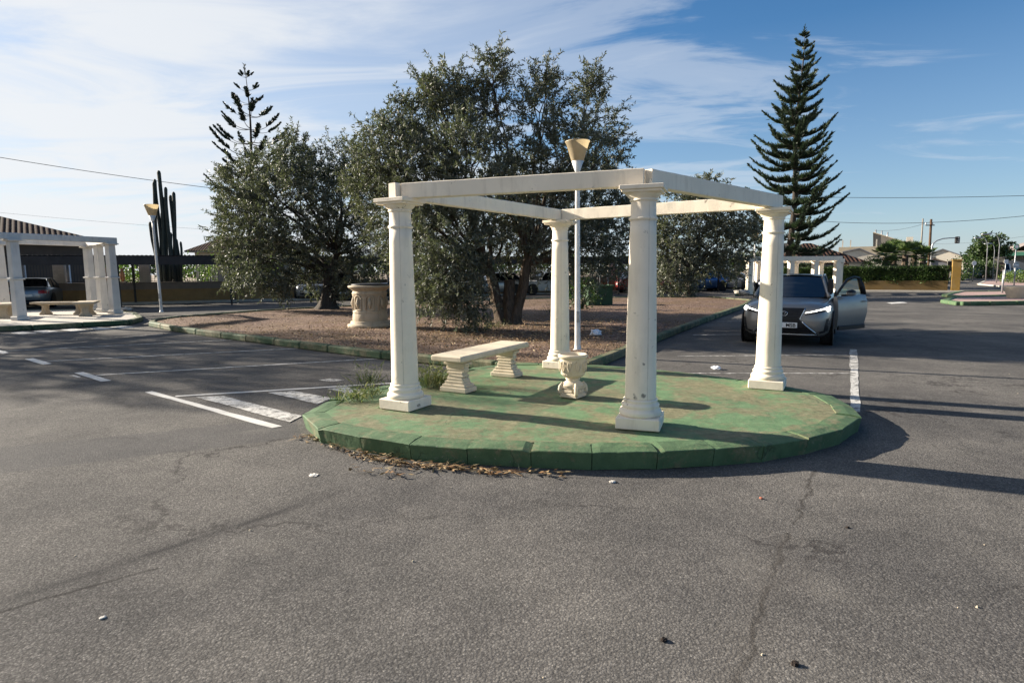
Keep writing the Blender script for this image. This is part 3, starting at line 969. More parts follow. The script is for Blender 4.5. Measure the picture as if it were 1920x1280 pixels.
MB().lathe([(.43, .97), (.45, .985), (.48, 1.02), (.53, 1.05), (.555, 1.07), (.56, 1.10), (.54, 1.115), (.45, 1.12)], 36).build('rim', MT['cast_old'], w)
MB().lathe([(.46, 1.12), (.47, 1.13), (.47, 1.15), (.40, 1.165), (.05, 1.18)], 30).build('lid', MT['blackmetal'], w)

# ------------------------------------------------------------------ lamp posts with upturned conical shades
def lamp_post(loc, label, H=3.75, s=1.0, lean=(0, 0)):
    l = thing('lamp_post', label, 'lamp post', loc, 0, 'lamp posts with conical yellow shades')
    l.rotation_euler = (lean[0], lean[1], 0)
    zc = H - .57 * s
    MB().lathe([(.085, 0), (.085, .02), (.06, .03), (.053, .12), (.050, .8), (.042, zc - .3), (.04, zc + .02)], 16).build('pole', MT['lampwhite'], l)
    MB().box((.0, -.049, .62), (.06, .012, .20), bev=.004).build('access_hatch', MT['galv'], l)
    MB().lathe([(.046, zc - .03), (.052, zc - .025), (.052, zc - .005), (.046, zc)], 16).build('collar', MT['galv'], l)
    MB().lathe([(.042, zc), (.046, zc + .02), (.112 * s, zc + .205 * s)], 24).build('socket_cone', MT['lampwhite'], l)
    m = MB().lathe([(.113 * s, zc + .207 * s), (.135 * s, zc + .27 * s), (.216 * s, zc + .535 * s), (.232 * s, zc + .55 * s), (.234 * s, zc + .565 * s), (.222 * s, zc + .57 * s)], 28, cap=False)
    m.build('lamp_shade', MT['lampochre'], l)
    return l
q = gp(1083, 655, .12)
lamp_post((q.x, q.y, .10), 'tall white lamp post with yellow conical shade right behind the pergola', 3.72, .94, (0, R(-.25)))
q = gp(303, 584, .12)
lamp_post((q.x, q.y, .10), 'white lamp post leaning slightly before the tall cactus on the left', 4.1, 1.12, (0, R(-1.2)))
q = at(1412, 546, 39)
lamp_post((q.x, q.y, 0), 'distant thin white lamp post left of the far white pergola', 3.9, 1.0)
# ------------------------------------------------------------------ trees
def curve_pts(a, b, sag, n=7, seed=0):
    out = []
    a, b = Vector(a), Vector(b)
    for i in range(n):
        t = i / (n - 1)
        p = a.lerp(b, t)
        w = noise.noise_vector(Vector((p.x * .8 + seed, p.y * .8, p.z * .8))) * .28 * math.sin(math.pi * t) * (b - a).length * .4
        p = p + Vector((0, 0, sag * math.sin(math.pi * t))) + w
        out.append(p)
    return out
def leafy_tree(name, label, cat, base, lobes, stems, matl, matb, leaf=(.075, .019), twig=(.25, .6), per=16, gap=.0, up=.55, group=None, seed=1, trunk_r=.2, fork=1.4, skirt=None):
    """lobes: (centre, (rx,ry,rz), sprays, droop); stems: start offsets of the boles"""
    base = Vector(base)
    t = thing(name, label, cat, base, 0, group)
    rng = np.random.default_rng(seed)
    wood = MB()
    # boles
    forks = []
    for (dx, dy, fx, fy, fz, r) in stems:
        a, b = Vector((dx, dy, -.1)), Vector((fx, fy, fz))
        P = curve_pts(a, b, 0, 9, seed)
        rad = []
        for i in range(9):
            k = i / 8
            rad.append(r * (1.0 + 1.0 * math.exp(-k * 9) - .32 * k))
        # gnarled bark: build as ring mesh with noise
        rows = []
        for i, p in enumerate(P):
            row = []
            for j in range(18):
                an = 2 * math.pi * j / 18
                q = Vector((math.cos(an), math.sin(an), 0))
                k = rad[i] * (1 + .16 * math.sin(an * 5 + seed + p.z * 1.5) + .22 * noise.noise(Vector((q.x * 1.6 + seed, q.y * 1.6, p.z * 1.8))))
                row.append(p + q * k)
            rows.append(row)
        wood.grid(rows, True, True)
        forks.append((b, r * .66))
    allP, allD, allL, allW = [], [], [], []
    for li, (c, rr, ns, droop) in enumerate(lobes):
        c = Vector(c) - base
        rr = Vector(rr)
        f, fr = min(forks, key=lambda k: (k[0] - c).length)
        if c.z > f.z * .8:
            lp = curve_pts(f - Vector((0, 0, .15)), c, .1 if c.z > f.z else -.1, 8, seed + li)
            r0 = min(fr, .028 + .02 * rr.length)
            wood.tube(lp, [r0 * (1 - .75 * i / 7) for i in range(8)], 7)
        else:
            lp = [c]
        # sprays
        u = unit(rng.normal(size=(ns, 3)))
        rad = rng.uniform(.12, 1, ns) ** .42
        rad *= 1 + .22 * np.array([noise.noise(Vector(k * 2.3) + Vector((li * 3.1, seed, 0))) for k in u])
        o = np.array(c)[None, :] + u * rad[:, None] * np.array(rr)[None, :]
        keep = np.array([noise.noise(Vector(k) * 1.15 + Vector((seed * 5.0, 0, li))) for k in o]) > (-.42 + gap)
        o, u = o[keep], u[keep]
        n = len(o)
        for k in range(0, n, max(1, n // 5)):          # visible branchlets
            e = Vector(o[k])
            s = lp[-1 - (k % min(3, len(lp)))]
            wood.tube(curve_pts(s, e, .05, 5, k), [.022, .018, .014, .010, .006], 4, False)
        d = unit(u * .8 + rng.normal(size=(n, 3)) * .55 + np.array([0, 0, up if not droop else -droop]))
        tl = rng.uniform(twig[0], twig[1], n)
        m = per
        tt = np.linspace(.05, 1, m)[None, :, None]
        bend = np.array([0, 0, -.12 if not droop else -.3 * droop])
        pos = o[:, None, :] + d[:, None, :] * tl[:, None, None] * tt + bend * (tt ** 2) * tl[:, None, None]
        ld = d[:, None, :] * .55 + rng.normal(size=(n, m, 3)) * .6
        allP.append(pos.reshape(-1, 3)); allD.append(ld.reshape(-1, 3))
        allL.append(rng.uniform(.7, 1.3, n * m) * leaf[0]); allW.append(rng.uniform(.75, 1.25, n * m) * leaf[1])
    wood.build('trunk', MT[matb], t)
    q = leaf_quads(np.concatenate(allP), np.concatenate(allD), np.concatenate(allL), np.concatenate(allW))
    quads_mesh('crown', q, MT[matl], t)
    return t
def L(px, py, r, Y, n, dy=0.0, droop=0, ry=1.0, rz=1.0):
    c = at(px, py, Y + dy)
    k = (Y + dy) / FOC
    return (c, (r * k, r * k * ry, r * k * rz), n, droop)

# the big middle olive
Y = 16.14
b2 = gp(955, 609, .12)
lob = [L(735, 300, 62, Y, 210, -.3), L(700, 300, 34, Y, 60, .2), L(745, 235, 42, Y, 90, .1), L(832, 250, 62, Y, 220, .4), L(835, 185, 44, Y, 120, .2), L(800, 178, 24, Y, 36, .3), L(922, 160, 26, Y, 70, -.2, rz=1.7), L(905, 200, 34, Y, 70, .2),
       L(1012, 212, 42, Y, 105, -.2, rz=1.25), L(1022, 160, 22, Y, 34, 0, rz=1.5), L(1115, 220, 38, Y, 80, .5, rz=1.35), L(1108, 172, 20, Y, 26, .4, rz=1.5), L(1132, 290, 42, Y, 90, .2), L(1060, 290, 62, Y, 200, -.6), L(985, 345, 56, Y, 170, 1.2),
       L(885, 310, 76, Y, 260, -1.3), L(800, 345, 70, Y, 240, -.9), L(730, 380, 58, Y, 200, .3), L(690, 350, 38, Y, 80, .7), L(1100, 370, 72, Y, 270, 1.0), L(1150, 420, 46, Y, 140, 1.3),
       L(930, 400, 90, Y, 320, 1.8), L(1030, 420, 80, Y, 260, -.4), L(850, 440, 75, Y, 250, -1.4), L(780, 430, 60, Y, 170, 1.2), L(755, 450, 40, Y, 70, -.5, .3),
       L(835, 510, 50, Y, 170, -1.8, .6), L(812, 530, 30, Y, 70, -1.5, .8), L(868, 560, 22, Y, 40, -1.9, .8), L(898, 580, 20, Y, 36, -1.6, .9), L(880, 505, 30, Y, 60, -1.2, .5), L(1105, 470, 62, Y, 170, .2, .2), L(1020, 460, 50, Y, 90, 1.6, .2),
       L(950, 445, 55, Y, 110, 2.0, .2), L(922, 128, 16, Y, 26, -.2, rz=1.9), L(1026, 142, 13, Y, 18, 0, rz=2.0), L(1112, 158, 12, Y, 16, .4, rz=2.0), L(838, 160, 15, Y, 20, .2, rz=1.5), L(745, 205, 15, Y, 20, .1, rz=1.5), L(1150, 480, 34, Y, 70, 1.2, .4)]
leafy_tree('olive_tree', 'large olive tree with forked thick trunk standing directly behind the pergola', 'olive tree', b2, lob,
           [(-.10, 0, -.55, .2, 1.55, .17), (.10, .02, .50, -.1, 1.75, .16), (.0, -.05, .02, .1, 1.2, .19)], 'olive', 'bark', (.11, .030), (.3, .75), 36, .0, .62, 'olive trees on the gravel bed', 3)
# left olive
Y = 23.9
b1 = gp(612, 579, .12)
lob = [L(455, 360, 48, Y, 180, 0), L(445, 400, 32, Y, 80, .4), L(480, 330, 44, Y, 130, .4), L(545, 318, 44, Y, 150, -.5), L(552, 285, 28, Y, 60, 0, rz=1.2), L(600, 330, 40, Y, 90, 1.0), L(640, 305, 36, Y, 80, .4, rz=1.3), L(668, 325, 40, Y, 100, 0),
       L(640, 375, 60, Y, 220, -.6), L(545, 390, 76, Y, 320, -1.2), L(470, 420, 60, Y, 240, -.4), L(450, 470, 44, Y, 140, .0, .2), L(500, 490, 50, Y, 180, -.9, .4), L(570, 460, 66, Y, 230, .9), L(640, 450, 70, Y, 250, .2), L(690, 450, 44, Y, 130, 0, .2),
       L(520, 525, 24, Y, 60, -1.0, .8), L(575, 505, 34, Y, 90, .4, .5), L(658, 512, 34, Y, 90, .2, .5), L(690, 500, 36, Y, 80, .6, .3), L(450, 510, 22, Y, 40, .0, .6)]
leafy_tree('olive_tree', 'wide olive tree left of the stone well with a short single trunk', 'olive tree', b1, lob,
           [(0, 0, .15, .1, 1.75, .27), (.03, .05, .55, .0, 2.3, .15)], 'olive', 'bark_dark', (.125, .038), (.32, .78), 34, -.03, .55, 'olive trees on the gravel bed', 5)
# right olive, farther
Y = 33.5
b3 = gp(1291, 555, .12)
lob = [L(1265, 440, 40, Y, 170, -.8), L(1262, 480, 36, Y, 150, -1.2, .3), L(1255, 520, 26, Y, 80, -1.2, .6), L(1310, 410, 46, Y, 200, 0), L(1370, 415, 46, Y, 190, .6), L(1325, 370, 36, Y, 110, .5), L(1318, 348, 20, Y, 40, .3), L(1280, 385, 34, Y, 90, 0), L(1395, 450, 34, Y, 120, .8), L(1345, 460, 50, Y, 220, -.3), L(1310, 490, 36, Y, 130, .3, .3),
       L(1235, 450, 34, Y, 110, .2), L(1215, 420, 34, Y, 90, .8), L(1375, 490, 28, Y, 80, .3, .4), L(1285, 530, 20, Y, 40, -1.0, .7)]
leafy_tree('olive_tree', 'farther dense olive tree seen between the two right columns', 'olive tree', b3, lob,
           [(0, 0, .2, 0, 1.5, .24)], 'olive', 'bark_dark', (.18, .062), (.35, .8), 20, -.08, .45, 'olive trees on the gravel bed', 9)
# trees beyond the left edge of the view: their shade falls on the car park
for (x, y, h, sd, lab) in ((-24.6, 20.8, 9.6, 21, 'olive tree beside the left car park lane, nearest the tiled roof house'), (-23.9, 17.4, 9.0, 22, 'rounded olive tree at the left end of the car park')):
    lob = []
    rr = np.random.default_rng(sd)
    for k in range(14):
        a = k * 2.4
        lob.append((Vector((x + math.cos(a) * 1.3 * (k % 3) / 1.6, y + math.sin(a) * 1.3 * (k % 3) / 1.6, h * (.30 + .048 * k))), (1.15, 1.15, 1.1), 110, 0))
    leafy_tree('olive_tree', lab, 'olive tree', (x, y, 0), lob, [(0, 0, .1, 0, 1.8, .25)], 'olive', 'bark_dark', (.16, .05), (.35, .8), 11, 0, .4, None, sd)

# ------------------------------------------------------------------ Norfolk pines
def araucaria(label, base, H, half_w, mat, seed, whorls=24, zlow=.14, fol=(.22, 1.0), rise=.30, blade=(.42, .075), dens=46, lean=0.0, sparse=1.0, prof=.85, nbr=6, cap=99.0, tipup=.10):
    rng = np.random.default_rng(seed)
    rnd = random.Random(seed)
    t = thing('norfolk_pine', label, 'pine tree', base, 0, 'tall Norfolk pines')
    tp = [(lean * (z / H) + .10 * math.sin(z * .55 + seed), .06 * math.cos(z * .5), z) for z in np.linspace(-.1, H, 22)]
    wood = MB().tube(tp, [max(.02, .020 * H * (1 - i / 21) ** .9 * .75) for i in range(22)], 9)
    def tr(z):
        k = max(0, min(20.999, z / H * 21)); i = int(k)
        return Vector(tp[i]).lerp(Vector(tp[i + 1]), k - i)
    P, D, Ln, W = [], [], [], []
    for w in range(whorls):
        f = zlow + (1 - zlow) * (w / whorls) ** .92
        z = H * f
        rem = (1 - f) / (1 - zlow)
        Lb = min(cap, half_w * max(.05, rem) ** prof) * rnd.uniform(.86, 1.08)
        nb = nbr if f < .8 else 5
        ph = rnd.uniform(0, 6.28)
        for b in range(nb):
            if rnd.random() > sparse: continue
            a = ph + 2 * math.pi * b / nb + rnd.uniform(-.22, .22)
            Lk = Lb * rnd.uniform(.74, 1.12)
            ri = rise + .35 * (1 - rem) + rnd.uniform(-.06, .06)
            o = tr(z + rnd.uniform(-.12, .12))
            pts = []
            for i in range(9):
                s = i / 8
                pts.append(o + Vector((math.cos(a) * Lk * s, math.sin(a) * Lk * s, Lk * (ri * s - .42 * math.sin(math.pi * s * .92) * .42 + tipup * s ** 3))))
            wood.tube(pts, [max(.008, .030 * (1 - s / 9)) * (Lk / 2.5 + .3) for s in range(9)], 4, False)
            n = int(dens * Lk) + 10
            ss = rng.uniform(fol[0], fol[1], n)
            side = Vector((-math.sin(a), math.cos(a), 0))
            rad = Vector((math.cos(a), math.sin(a), ri * .8))
            for s in ss:
                i = min(7.999, s * 8); k = int(i)
                p = pts[k].lerp(pts[k + 1], i - k)
                sd = rng.choice((-1, 1)) * rng.uniform(.15, .95)
                upv = rng.uniform(.25, 1.0)
                d = side * sd + Vector((0, 0, 1)) * upv + rad * rng.uniform(.35, .95)
                ln = blade[0] * (1.15 - .72 * s ** 3) * rng.uniform(.6, 1.15) * min(1.0, .35 + Lk / 2.6)
                P.append(p); D.append(d); Ln.append(ln); W.append(blade[1] * rng.uniform(.7, 1.3))
    # leader tuft
    for k in range(26):
        z = H * rng.uniform(.955, 1.0); a = rng.uniform(0, 6.28)
        P.append(tr(z)); D.append(Vector((math.cos(a), math.sin(a), 1.2))); Ln.append(.28); W.append(.05)
    wood.build('trunk', MT['bark_dark'], t)
    q = leaf_quads(np.array([tuple(p) for p in P]), np.array([tuple(d) for d in D]), np.array(Ln), np.array(W))
    # second crossed blade gives each shoot body
    q2 = leaf_quads(np.array([tuple(p) for p in P]), np.array([tuple(d) for d in D]) + RNG.normal(size=(len(P), 3)) * .22, np.array(Ln) * .9, np.array(W))
    quads_mesh('crown', np.concatenate([q, q2]), MT[mat], t)
    return t
Yp = 49.0
q = at(1478, 520, Yp)
topz = at(1490, 50, Yp).z
araucaria('tall dense Norfolk pine rising behind the far white pergola on the right', (q.x, q.y, 0), topz, 4.7, 'pine', 4, 21, .10, (.07, 1.0), .21, (.60, .075), 62, .35, .96, .76, 7, 4.1, .08)
Yp = 52.0
q = at(489, 520, Yp)
topz = at(482, 122, Yp).z
araucaria('sparse dark Norfolk pine rising behind the left olive tree', (q.x, q.y, 0), topz, 6.2, 'pine_dark', 12, 14, .18, (.55, 1.0), .18, (.50, .11), 30, -.3, .92, .80, 6, 3.3)
# ------------------------------------------------------------------ left pergola, carports, boundary wall, houses
wl = lambda x: 28.5 + .413 * (x + 30)                       # line of the long boundary wall
WD = Vector((1, .413, 0)).normalized(); WN = Vector((WD.y, -WD.x, 0))
WA = math.atan2(WD.y, WD.x)
LI = .15
lp_ = thing('square_pergola', 'white square-posted pergola in shade beside the parked grey-blue car at far left', 'pergola', (-16.6, 21.6, LI), 0)
P1, P2 = Vector((-15.70, 19.05, 0)), Vector((-14.50, 21.85, 0))
BK = Vector((-2.5, 2.4, 0))
posts = [P1, P2, P2 + BK * .5, P2 + BK, P1 + BK]
ang = math.atan2(P2.y - P1.y, P2.x - P1.x)
O = Vector((-16.6, 21.6, 0))
for p in posts:
    c = link('post', None, lp_, p - O, ang)
    m = MB()
    m.box((0, 0, .06), (.36, .36, .12), bev=.01)
    m.box((0, 0, .70), (.28, .28, 1.16), taper=.92, bev=.012)
    m.box((0, 0, 1.90), (.255, .255, 1.14), taper=.94, bev=.012)
    m.build('shaft', MT['grey_post'], c)
    MB().box((0, 0, 1.305), (.35, .35, .05), bev=.012).build('band', MT['grey_post'], c)
    mm = MB(); mm.box((0, 0, 2.485), (.32, .32, .03), bev=.006); mm.box((0, 0, 2.515), (.40, .40, .05), bev=.008)
    mm.build('capital', MT['grey_post'], c)
def bar_between(parent, name, a, b, w, h, z, mat, ext=.15):
    d = (b - a).normalized(); c = (a + b) / 2
    return MB().box((0, 0, 0), ((b - a).length + 2 * ext, w, h), bev=.01).build(name, mat, parent, (c.x, c.y, z), math.atan2(d.y, d.x))
bar_between(lp_, 'beam', P1 - O - (P2 - P1) * 1.2, P2 - O, .20, .20, 2.642, MT['grey_post'], .22)
bar_between(lp_, 'beam', P1 + BK - O - (P2 - P1) * .9, P2 + BK - O, .19, .19, 2.638, MT['grey_post'], .1)
bar_between(lp_, 'beam', P2 - O + BK * .06, P2 + BK - O - BK * .06, .19, .18, 2.633, MT['grey_post'], -.02)
poly = [gp(-160, 618, LI), gp(60, 609, LI), gp(240, 600, LI), gp(262, 594, LI), gp(250, 585, LI), gp(150, 580, LI), gp(-160, 584, LI)]
s = MB(); s.prism(offs(poly, .1 if sum(poly[i].x * poly[(i + 1) % 7].y - poly[(i + 1) % 7].x * poly[i].y for i in range(7)) > 0 else -.1), .0, LI - .01)
tag(s.build('pavement', MT['concrete']), kind='structure')
kerb_run('kerb', poly, .2, LI, MT['green_old'], True)
stone_bench((-16.35, 21.75, LI - .01), R(2), 2.0, .42, .46, 'weathered stone bench standing sideways under the left pergola', MT['cast_old'], 'stone benches under the left pergola', True, .6)
stone_bench((-14.95, 21.05, LI - .01), R(118), 1.5, .62, .50, 'broad stone bench seen end on beside the right post of the left pergola', MT['cast_old'], 'stone benches under the left pergola', True, .5)
stone_bench((-17.15, 20.3, LI - .01), R(118), 1.5, .62, .50, 'broad stone bench behind the nearest post at the left picture edge', MT['cast_old'], 'stone benches under the left pergola', True, .5)
# pale dry footing stones
crumple('footing_stone', gp(237, 583, 0), .20, MT['concrete'], 'pale rough stone beside the left pergola corner', 'stone', .5, 13)

# pavement strip along the wall
def strip(name, x0, x1, d0, d1, h, mat):
    a, b = Vector((x0, wl(x0), 0)), Vector((x1, wl(x1), 0))
    mb = MB(); mb.prism([a + WN * d0, b + WN * d0, b + WN * d1, a + WN * d1][::-1], -.02, h)
    return tag(mb.build(name, mat), kind='structure')
strip('pavement', -48, 14.3, .0, 1.1, .10, MT['concrete'])

# the boundary wall in runs between pale brick pillars
def wall_run(x0, x1, label, rails=True, line=wl, pil=True):
    a, b = Vector((x0, line(x0), 0)), Vector((x1, line(x1), 0))
    d = (b - a); Ln = d.length; d.normalize(); an = math.atan2(d.y, d.x)
    w = thing('boundary_wall', label, 'wall', a, an, 'runs of the boundary wall')
    MB().box((Ln / 2, 0, .38), (Ln, .24, .76)).build('plinth', MT['brown_wall'], w)
    MB().box((Ln / 2, .01, .94), (Ln, .20, .36)).build('upper_band', MT['grey_band'], w)
    MB().box((Ln / 2, 0, 1.135), (Ln, .26, .03)).build('coping', MT['grey_band'], w)
    n = max(1, round(Ln / 3.3))
    for i in range(n):
        x = Ln * (i + .5) / n
        MB().box((x, .0, 1.72), (.50, .34, 1.14)).build('brick_pillar', MT['brick_pale'], w)
    if rails:
        m = MB()
        for z in (1.2, 2.1): m.box((Ln / 2, 0, z), (Ln, .03, .03))
        for i in range(int(Ln / .13)): m.box((i * .13 + .06, 0, 1.65), (.016, .016, .9))
        m.build('railing', MT['blackmetal'], w)
wall_run(-48, -25.2, 'brown wall run with brick pillars behind the parked blue-grey car')
wall_run(-25.2, -14.6, 'brown wall run with brick pillars around the tall cactus')
wall_run(-14.6, -3.0, 'brown wall run behind the left olive tree and well')
wall_run(-3.0, 14.6, 'brown wall run behind the big olive and the green planter')

def carport(x0, x1, d0, d1, zb, label, step=3.2):
    a = Vector((x0, wl(x0), 0)); Ln = (x1 - x0) / WD.x
    c = thing('carport', label, 'carport', a, WA, 'dark carports along the wall')
    m = MB()
    nx = int(Ln / .09)
    rows = []
    for i in range(nx + 1):
        x = Ln * i / nx
        z = .025 if i % 2 else 0
        rows.append([(x, -d1, zb + .44 + z), (x, -d0, zb + .30 + z), (x, -d0, zb + .28 + z), (x, -d1, zb + .42 + z)])
    m.grid(rows, False, True)
    m.build('roof', MT['roof_dark'], c)
    f = MB(); f.box((Ln / 2, -d1 + .05, zb + .20), (Ln, .10, .40)); f.box((Ln / 2, -d0 - .05, zb + .16), (Ln, .08, .2))
    for k in range(int(Ln / 1.6)): f.box((k * 1.6 + .4, -(d0 + d1) / 2, zb + .18), (.08, d1 - d0 - .2, .16))
    f.build('fascia', MT['roof_dark'], c)
    for k in range(int(Ln / step) + 1):
        x = min(Ln - .1, .1 + k * step)
        for dd in (d1 - .25, d0 + .2):
            MB().box((0, 0, (zb + .1) / 2), (.09, .09, zb + .1)).build('post', MT['blackmetal'], c, (x, -dd, 0))
    return c
carport(-47, -15.3, .5, 4.6, 2.02, 'long dark carport before the wall between the left pergola and the left olive', 4.8)
carport(-12.4, 6.6, .5, 4.4, 2.0, 'dark carport behind the left and middle olive trees', 4.8)
carport(7.6, 13.6, .5, 4.4, 1.95, 'short dark carport behind the farther olive tree', 2.9)

# garden plants seen over the wall
def bush(name, p, r, n, mat, label, cat, leaf=(.13, .06), group=None, seed=0):
    rng = np.random.default_rng(seed + 100)
    u = unit(rng.normal(size=(n, 3))); rad = rng.uniform(.1, 1, n) ** .4
    rad *= 1 + .3 * np.array([noise.noise(Vector(k) * 2.2 + Vector((seed, 0, 0))) for k in u])
    P = u * rad[:, None] * np.array(r)[None, :] + np.array([0, 0, r[2]])
    P[:, 2] = np.maximum(.02, P[:, 2])
    o = thing(name, label, cat, p, 0, group)
    quads_mesh('foliage', leaf_quads(P, u + rng.normal(size=(n, 3)) * .8 + np.array([0, 0, .5]), rng.uniform(.7, 1.3, n) * leaf[0], leaf[1]), MT[mat], o)
    m = MB()
    for k in range(5):
        a = k * 1.3
        m.tube([(0, 0, 0), (math.cos(a) * r[0] * .3, math.sin(a) * r[1] * .3, r[2] * .7), (math.cos(a) * r[0] * .6, math.sin(a) * r[1] * .6, r[2] * 1.3)], [.035, .025, .012], 5)
    m.build('stems', MT['bark_dark'], o)
    return o
k = 0
for px, hh, rr, lab in ((8, 1.5, 1.2, 'rounded green shrub beyond the wall at the left picture edge'), (48, 1.5, 1.2, 'green shrub beyond the wall above the parked car'), (268, 1.25, .9, 'low green shrub behind the wall just left of the cactus'),
                        (283, 1.0, .5, 'light green spiky plant beside the cactus foot'), (375, 1.4, 1.3, 'bushy green shrub behind the wall right of the cactus'), (402, 1.3, .8, 'bright green shrub behind the wall between two brick pillars'),
                        (455, 1.35, 1.2, 'green shrub behind the wall at the left olive fringe'), (500, 1.3, 1.0, 'dark green shrub behind the wall under the left olive')):
    q = gp(px, 566, 0)
    x = (px - 960) / FOC * 35.5
    bush('garden_shrub', (x, wl(x) + 1.8 + .3 * (k % 2), 0), (rr, .8, hh), 900, 'garden', lab, 'shrub', (.14, .06), 'shrubs behind the boundary wall', k); k += 1
# garden statues / jars on the terrace
for px, hh, lab in ((247, 1.95, 'terracotta jar on a stand behind the railings, left of its twin'), (271, 1.9, 'terracotta jar on a stand behind the railings beside the cactus')):
    x = (px - 960) / FOC * 34.6
    j = thing('garden_jar', lab, 'jar', (x, wl(x) + .8, 0))
    MB().box((0, 0, .6), (.22, .22, 1.2)).build('stand', MT['concrete'], j)
    MB().lathe([(.07, 1.2), (.13, 1.35), (.12, 1.6), (.07, 1.75), (.10, hh)], 14).build('jar', MT['flower'], j)

# columnar cactus
xc = (325 - 960) / FOC * 37.0
ct = thing('columnar_cactus', 'tall dark columnar cactus with many upright stems behind the wall', 'cactus', (xc, wl(xc) + 1.6, 0))
Yc = wl(xc) + 1.6
def stem(px0, px1, pyt, r, dy=0.0):
    a = at(px0, 520, Yc + dy); b = at(px1, pyt, Yc + dy)
    a = Vector((a.x - xc, dy, .0)); b = Vector((b.x - xc, dy, b.z))
    rows = []
    N = 14
    for i in range(N + 3):
        t = min(1, i / N)
        p = a.lerp(b, t) + Vector((.05 * math.sin(t * 7 + px0), 0, 0))
        rr = r * .72 * (1 - .15 * t) * (1 if i <= N else (.72, .15)[i - N - 1]); p = p + Vector((0, 0, 0 if i <= N else (.09, .13)[i - N - 1]))
        rows.append([p + Vector((math.cos(6.2832 * j / 28), math.sin(6.2832 * j / 28), 0)) * rr * (1 + .17 * math.cos(7 * 6.2832 * j / 28)) * (1 + .05 * math.sin(t * 22 + j)) for j in range(28)])
    m = MB().grid(rows, True, True); m.build('stem', MT['cactus'], ct)
for s in ((302, 287, 345, .11), (306, 292, 340, .12, .15), (311, 299, 324, .14, -.1), (316, 307, 374, .12, .2), (319, 312, 355, .12, -.2), (330, 321, 370, .13, .1), (334, 324, 364, .13, -.05), (300, 283, 420, .12, .2), (326, 320, 440, .13, -.2), (336, 332, 452, .10, .1), (341, 338, 457, .09, -.1), (313, 305, 400, .13, .25)):
    stem(*s)

# houses on the left
def tiled_house(name, label, c, rz, Lx, Ly, eave, ridge, wallmat, over=.7, hip=True, roofmat='tiles'):
    h = thing(name, label, 'house', c, rz)
    wb = MB().box((0, 0, eave / 2), (Lx, Ly, eave)); wb.build('wall', MT[wallmat], h)
    X, Y2 = Lx / 2 + over, Ly / 2 + over
    r = max(.3, X - Y2) if hip else X
    faces = [([(-X, -Y2, eave), (X, -Y2, eave), (r, 0, ridge), (-r, 0, ridge)]), ([(X, Y2, eave), (-X, Y2, eave), (-r, 0, ridge), (r, 0, ridge)])]
    if hip: faces += [[(X, -Y2, eave), (X, Y2, eave), (r, 0, ridge)], [(-X, Y2, eave), (-X, -Y2, eave), (-r, 0, ridge)]]
    for f in faces:
        o = Vector(f[0]); u = (Vector(f[1]) - o).normalized(); nn = u.cross(Vector(f[2]) - o).normalized(); v = nn.cross(u)
        M = Matrix((u, v, nn)).transposed().to_4x4(); M.translation = o
        loc = [M.inverted() @ Vector(p) for p in f]
        mb = MB(); mb.add(loc + [p - Vector((0, 0, .12)) for p in loc], [tuple(range(len(f))), tuple(reversed(range(len(f), 2 * len(f))))] + [(i, len(f) + i, len(f) + (i + 1) % len(f), (i + 1) % len(f)) for i in range(len(f))])
        ob = mb.build('roof_slope', MT[roofmat], h); ob.matrix_local = M
    MB().box((0, 0, eave - .10), (2 * X - .06, 2 * Y2 - .06, .17)).build('eave_board', MT['render_grey'], h)
    return h
def win(h, x, y, z, w, hh, rz=0.0, bars=2):
    f = link('window', None, h, (x, y, z), rz)
    MB().box((0, 0, 0), (w, .05, hh)).build('pane', MT['window'], f)
    m = MB()
    for s in (-1, 1):
        m.box((s * w / 2, -.04, 0), (.09, .07, hh + .09)); m.box((0, -.045, s * hh / 2), (w - .09, .07, .09))
    for k in range(bars): m.box(((k + 1) * w / (bars + 1) - w / 2, -.04, 0), (.06, .06, hh - .09))
    m.build('frame', MT['winframe'], f)
Yh = 42.0
e1 = at(160, 448, Yh); r0 = at(0, 405, Yh)
a_ = R(38); X_, Y_ = 15.9, 7.9
cor = Vector((X_ * math.cos(a_) + Y_ * math.sin(a_), X_ * math.sin(a_) - Y_ * math.cos(a_), 0))
hc = Vector((at(190, 448, Yh).x, Yh, 0)) - cor
h1 = tiled_house('tiled_house', 'low dark-walled house with clay tiled hip roof behind the left pergola', hc, a_, 30, 14, e1.z - .1, e1.z + 2.5, 'render_dark', .9)
for i, x in enumerate((2, 5, 8, 11)): win(h1, x, -7.03, 1.9, 1.2, 1.3)
win(h1, 13.6, -7.03, 1.75, .8, 1.5, 0, 1)
Yh = 70.0
e2 = at(345, 470, Yh)
tiled_house('bungalow', 'small beige bungalow with brown hip roof right of the cactus', (e2.x + 6.8, Yh + 3.1, 0), 0, 12, 4.6, e2.z, e2.z + 1.7, 'render_beige', .8, True, 'tiles')

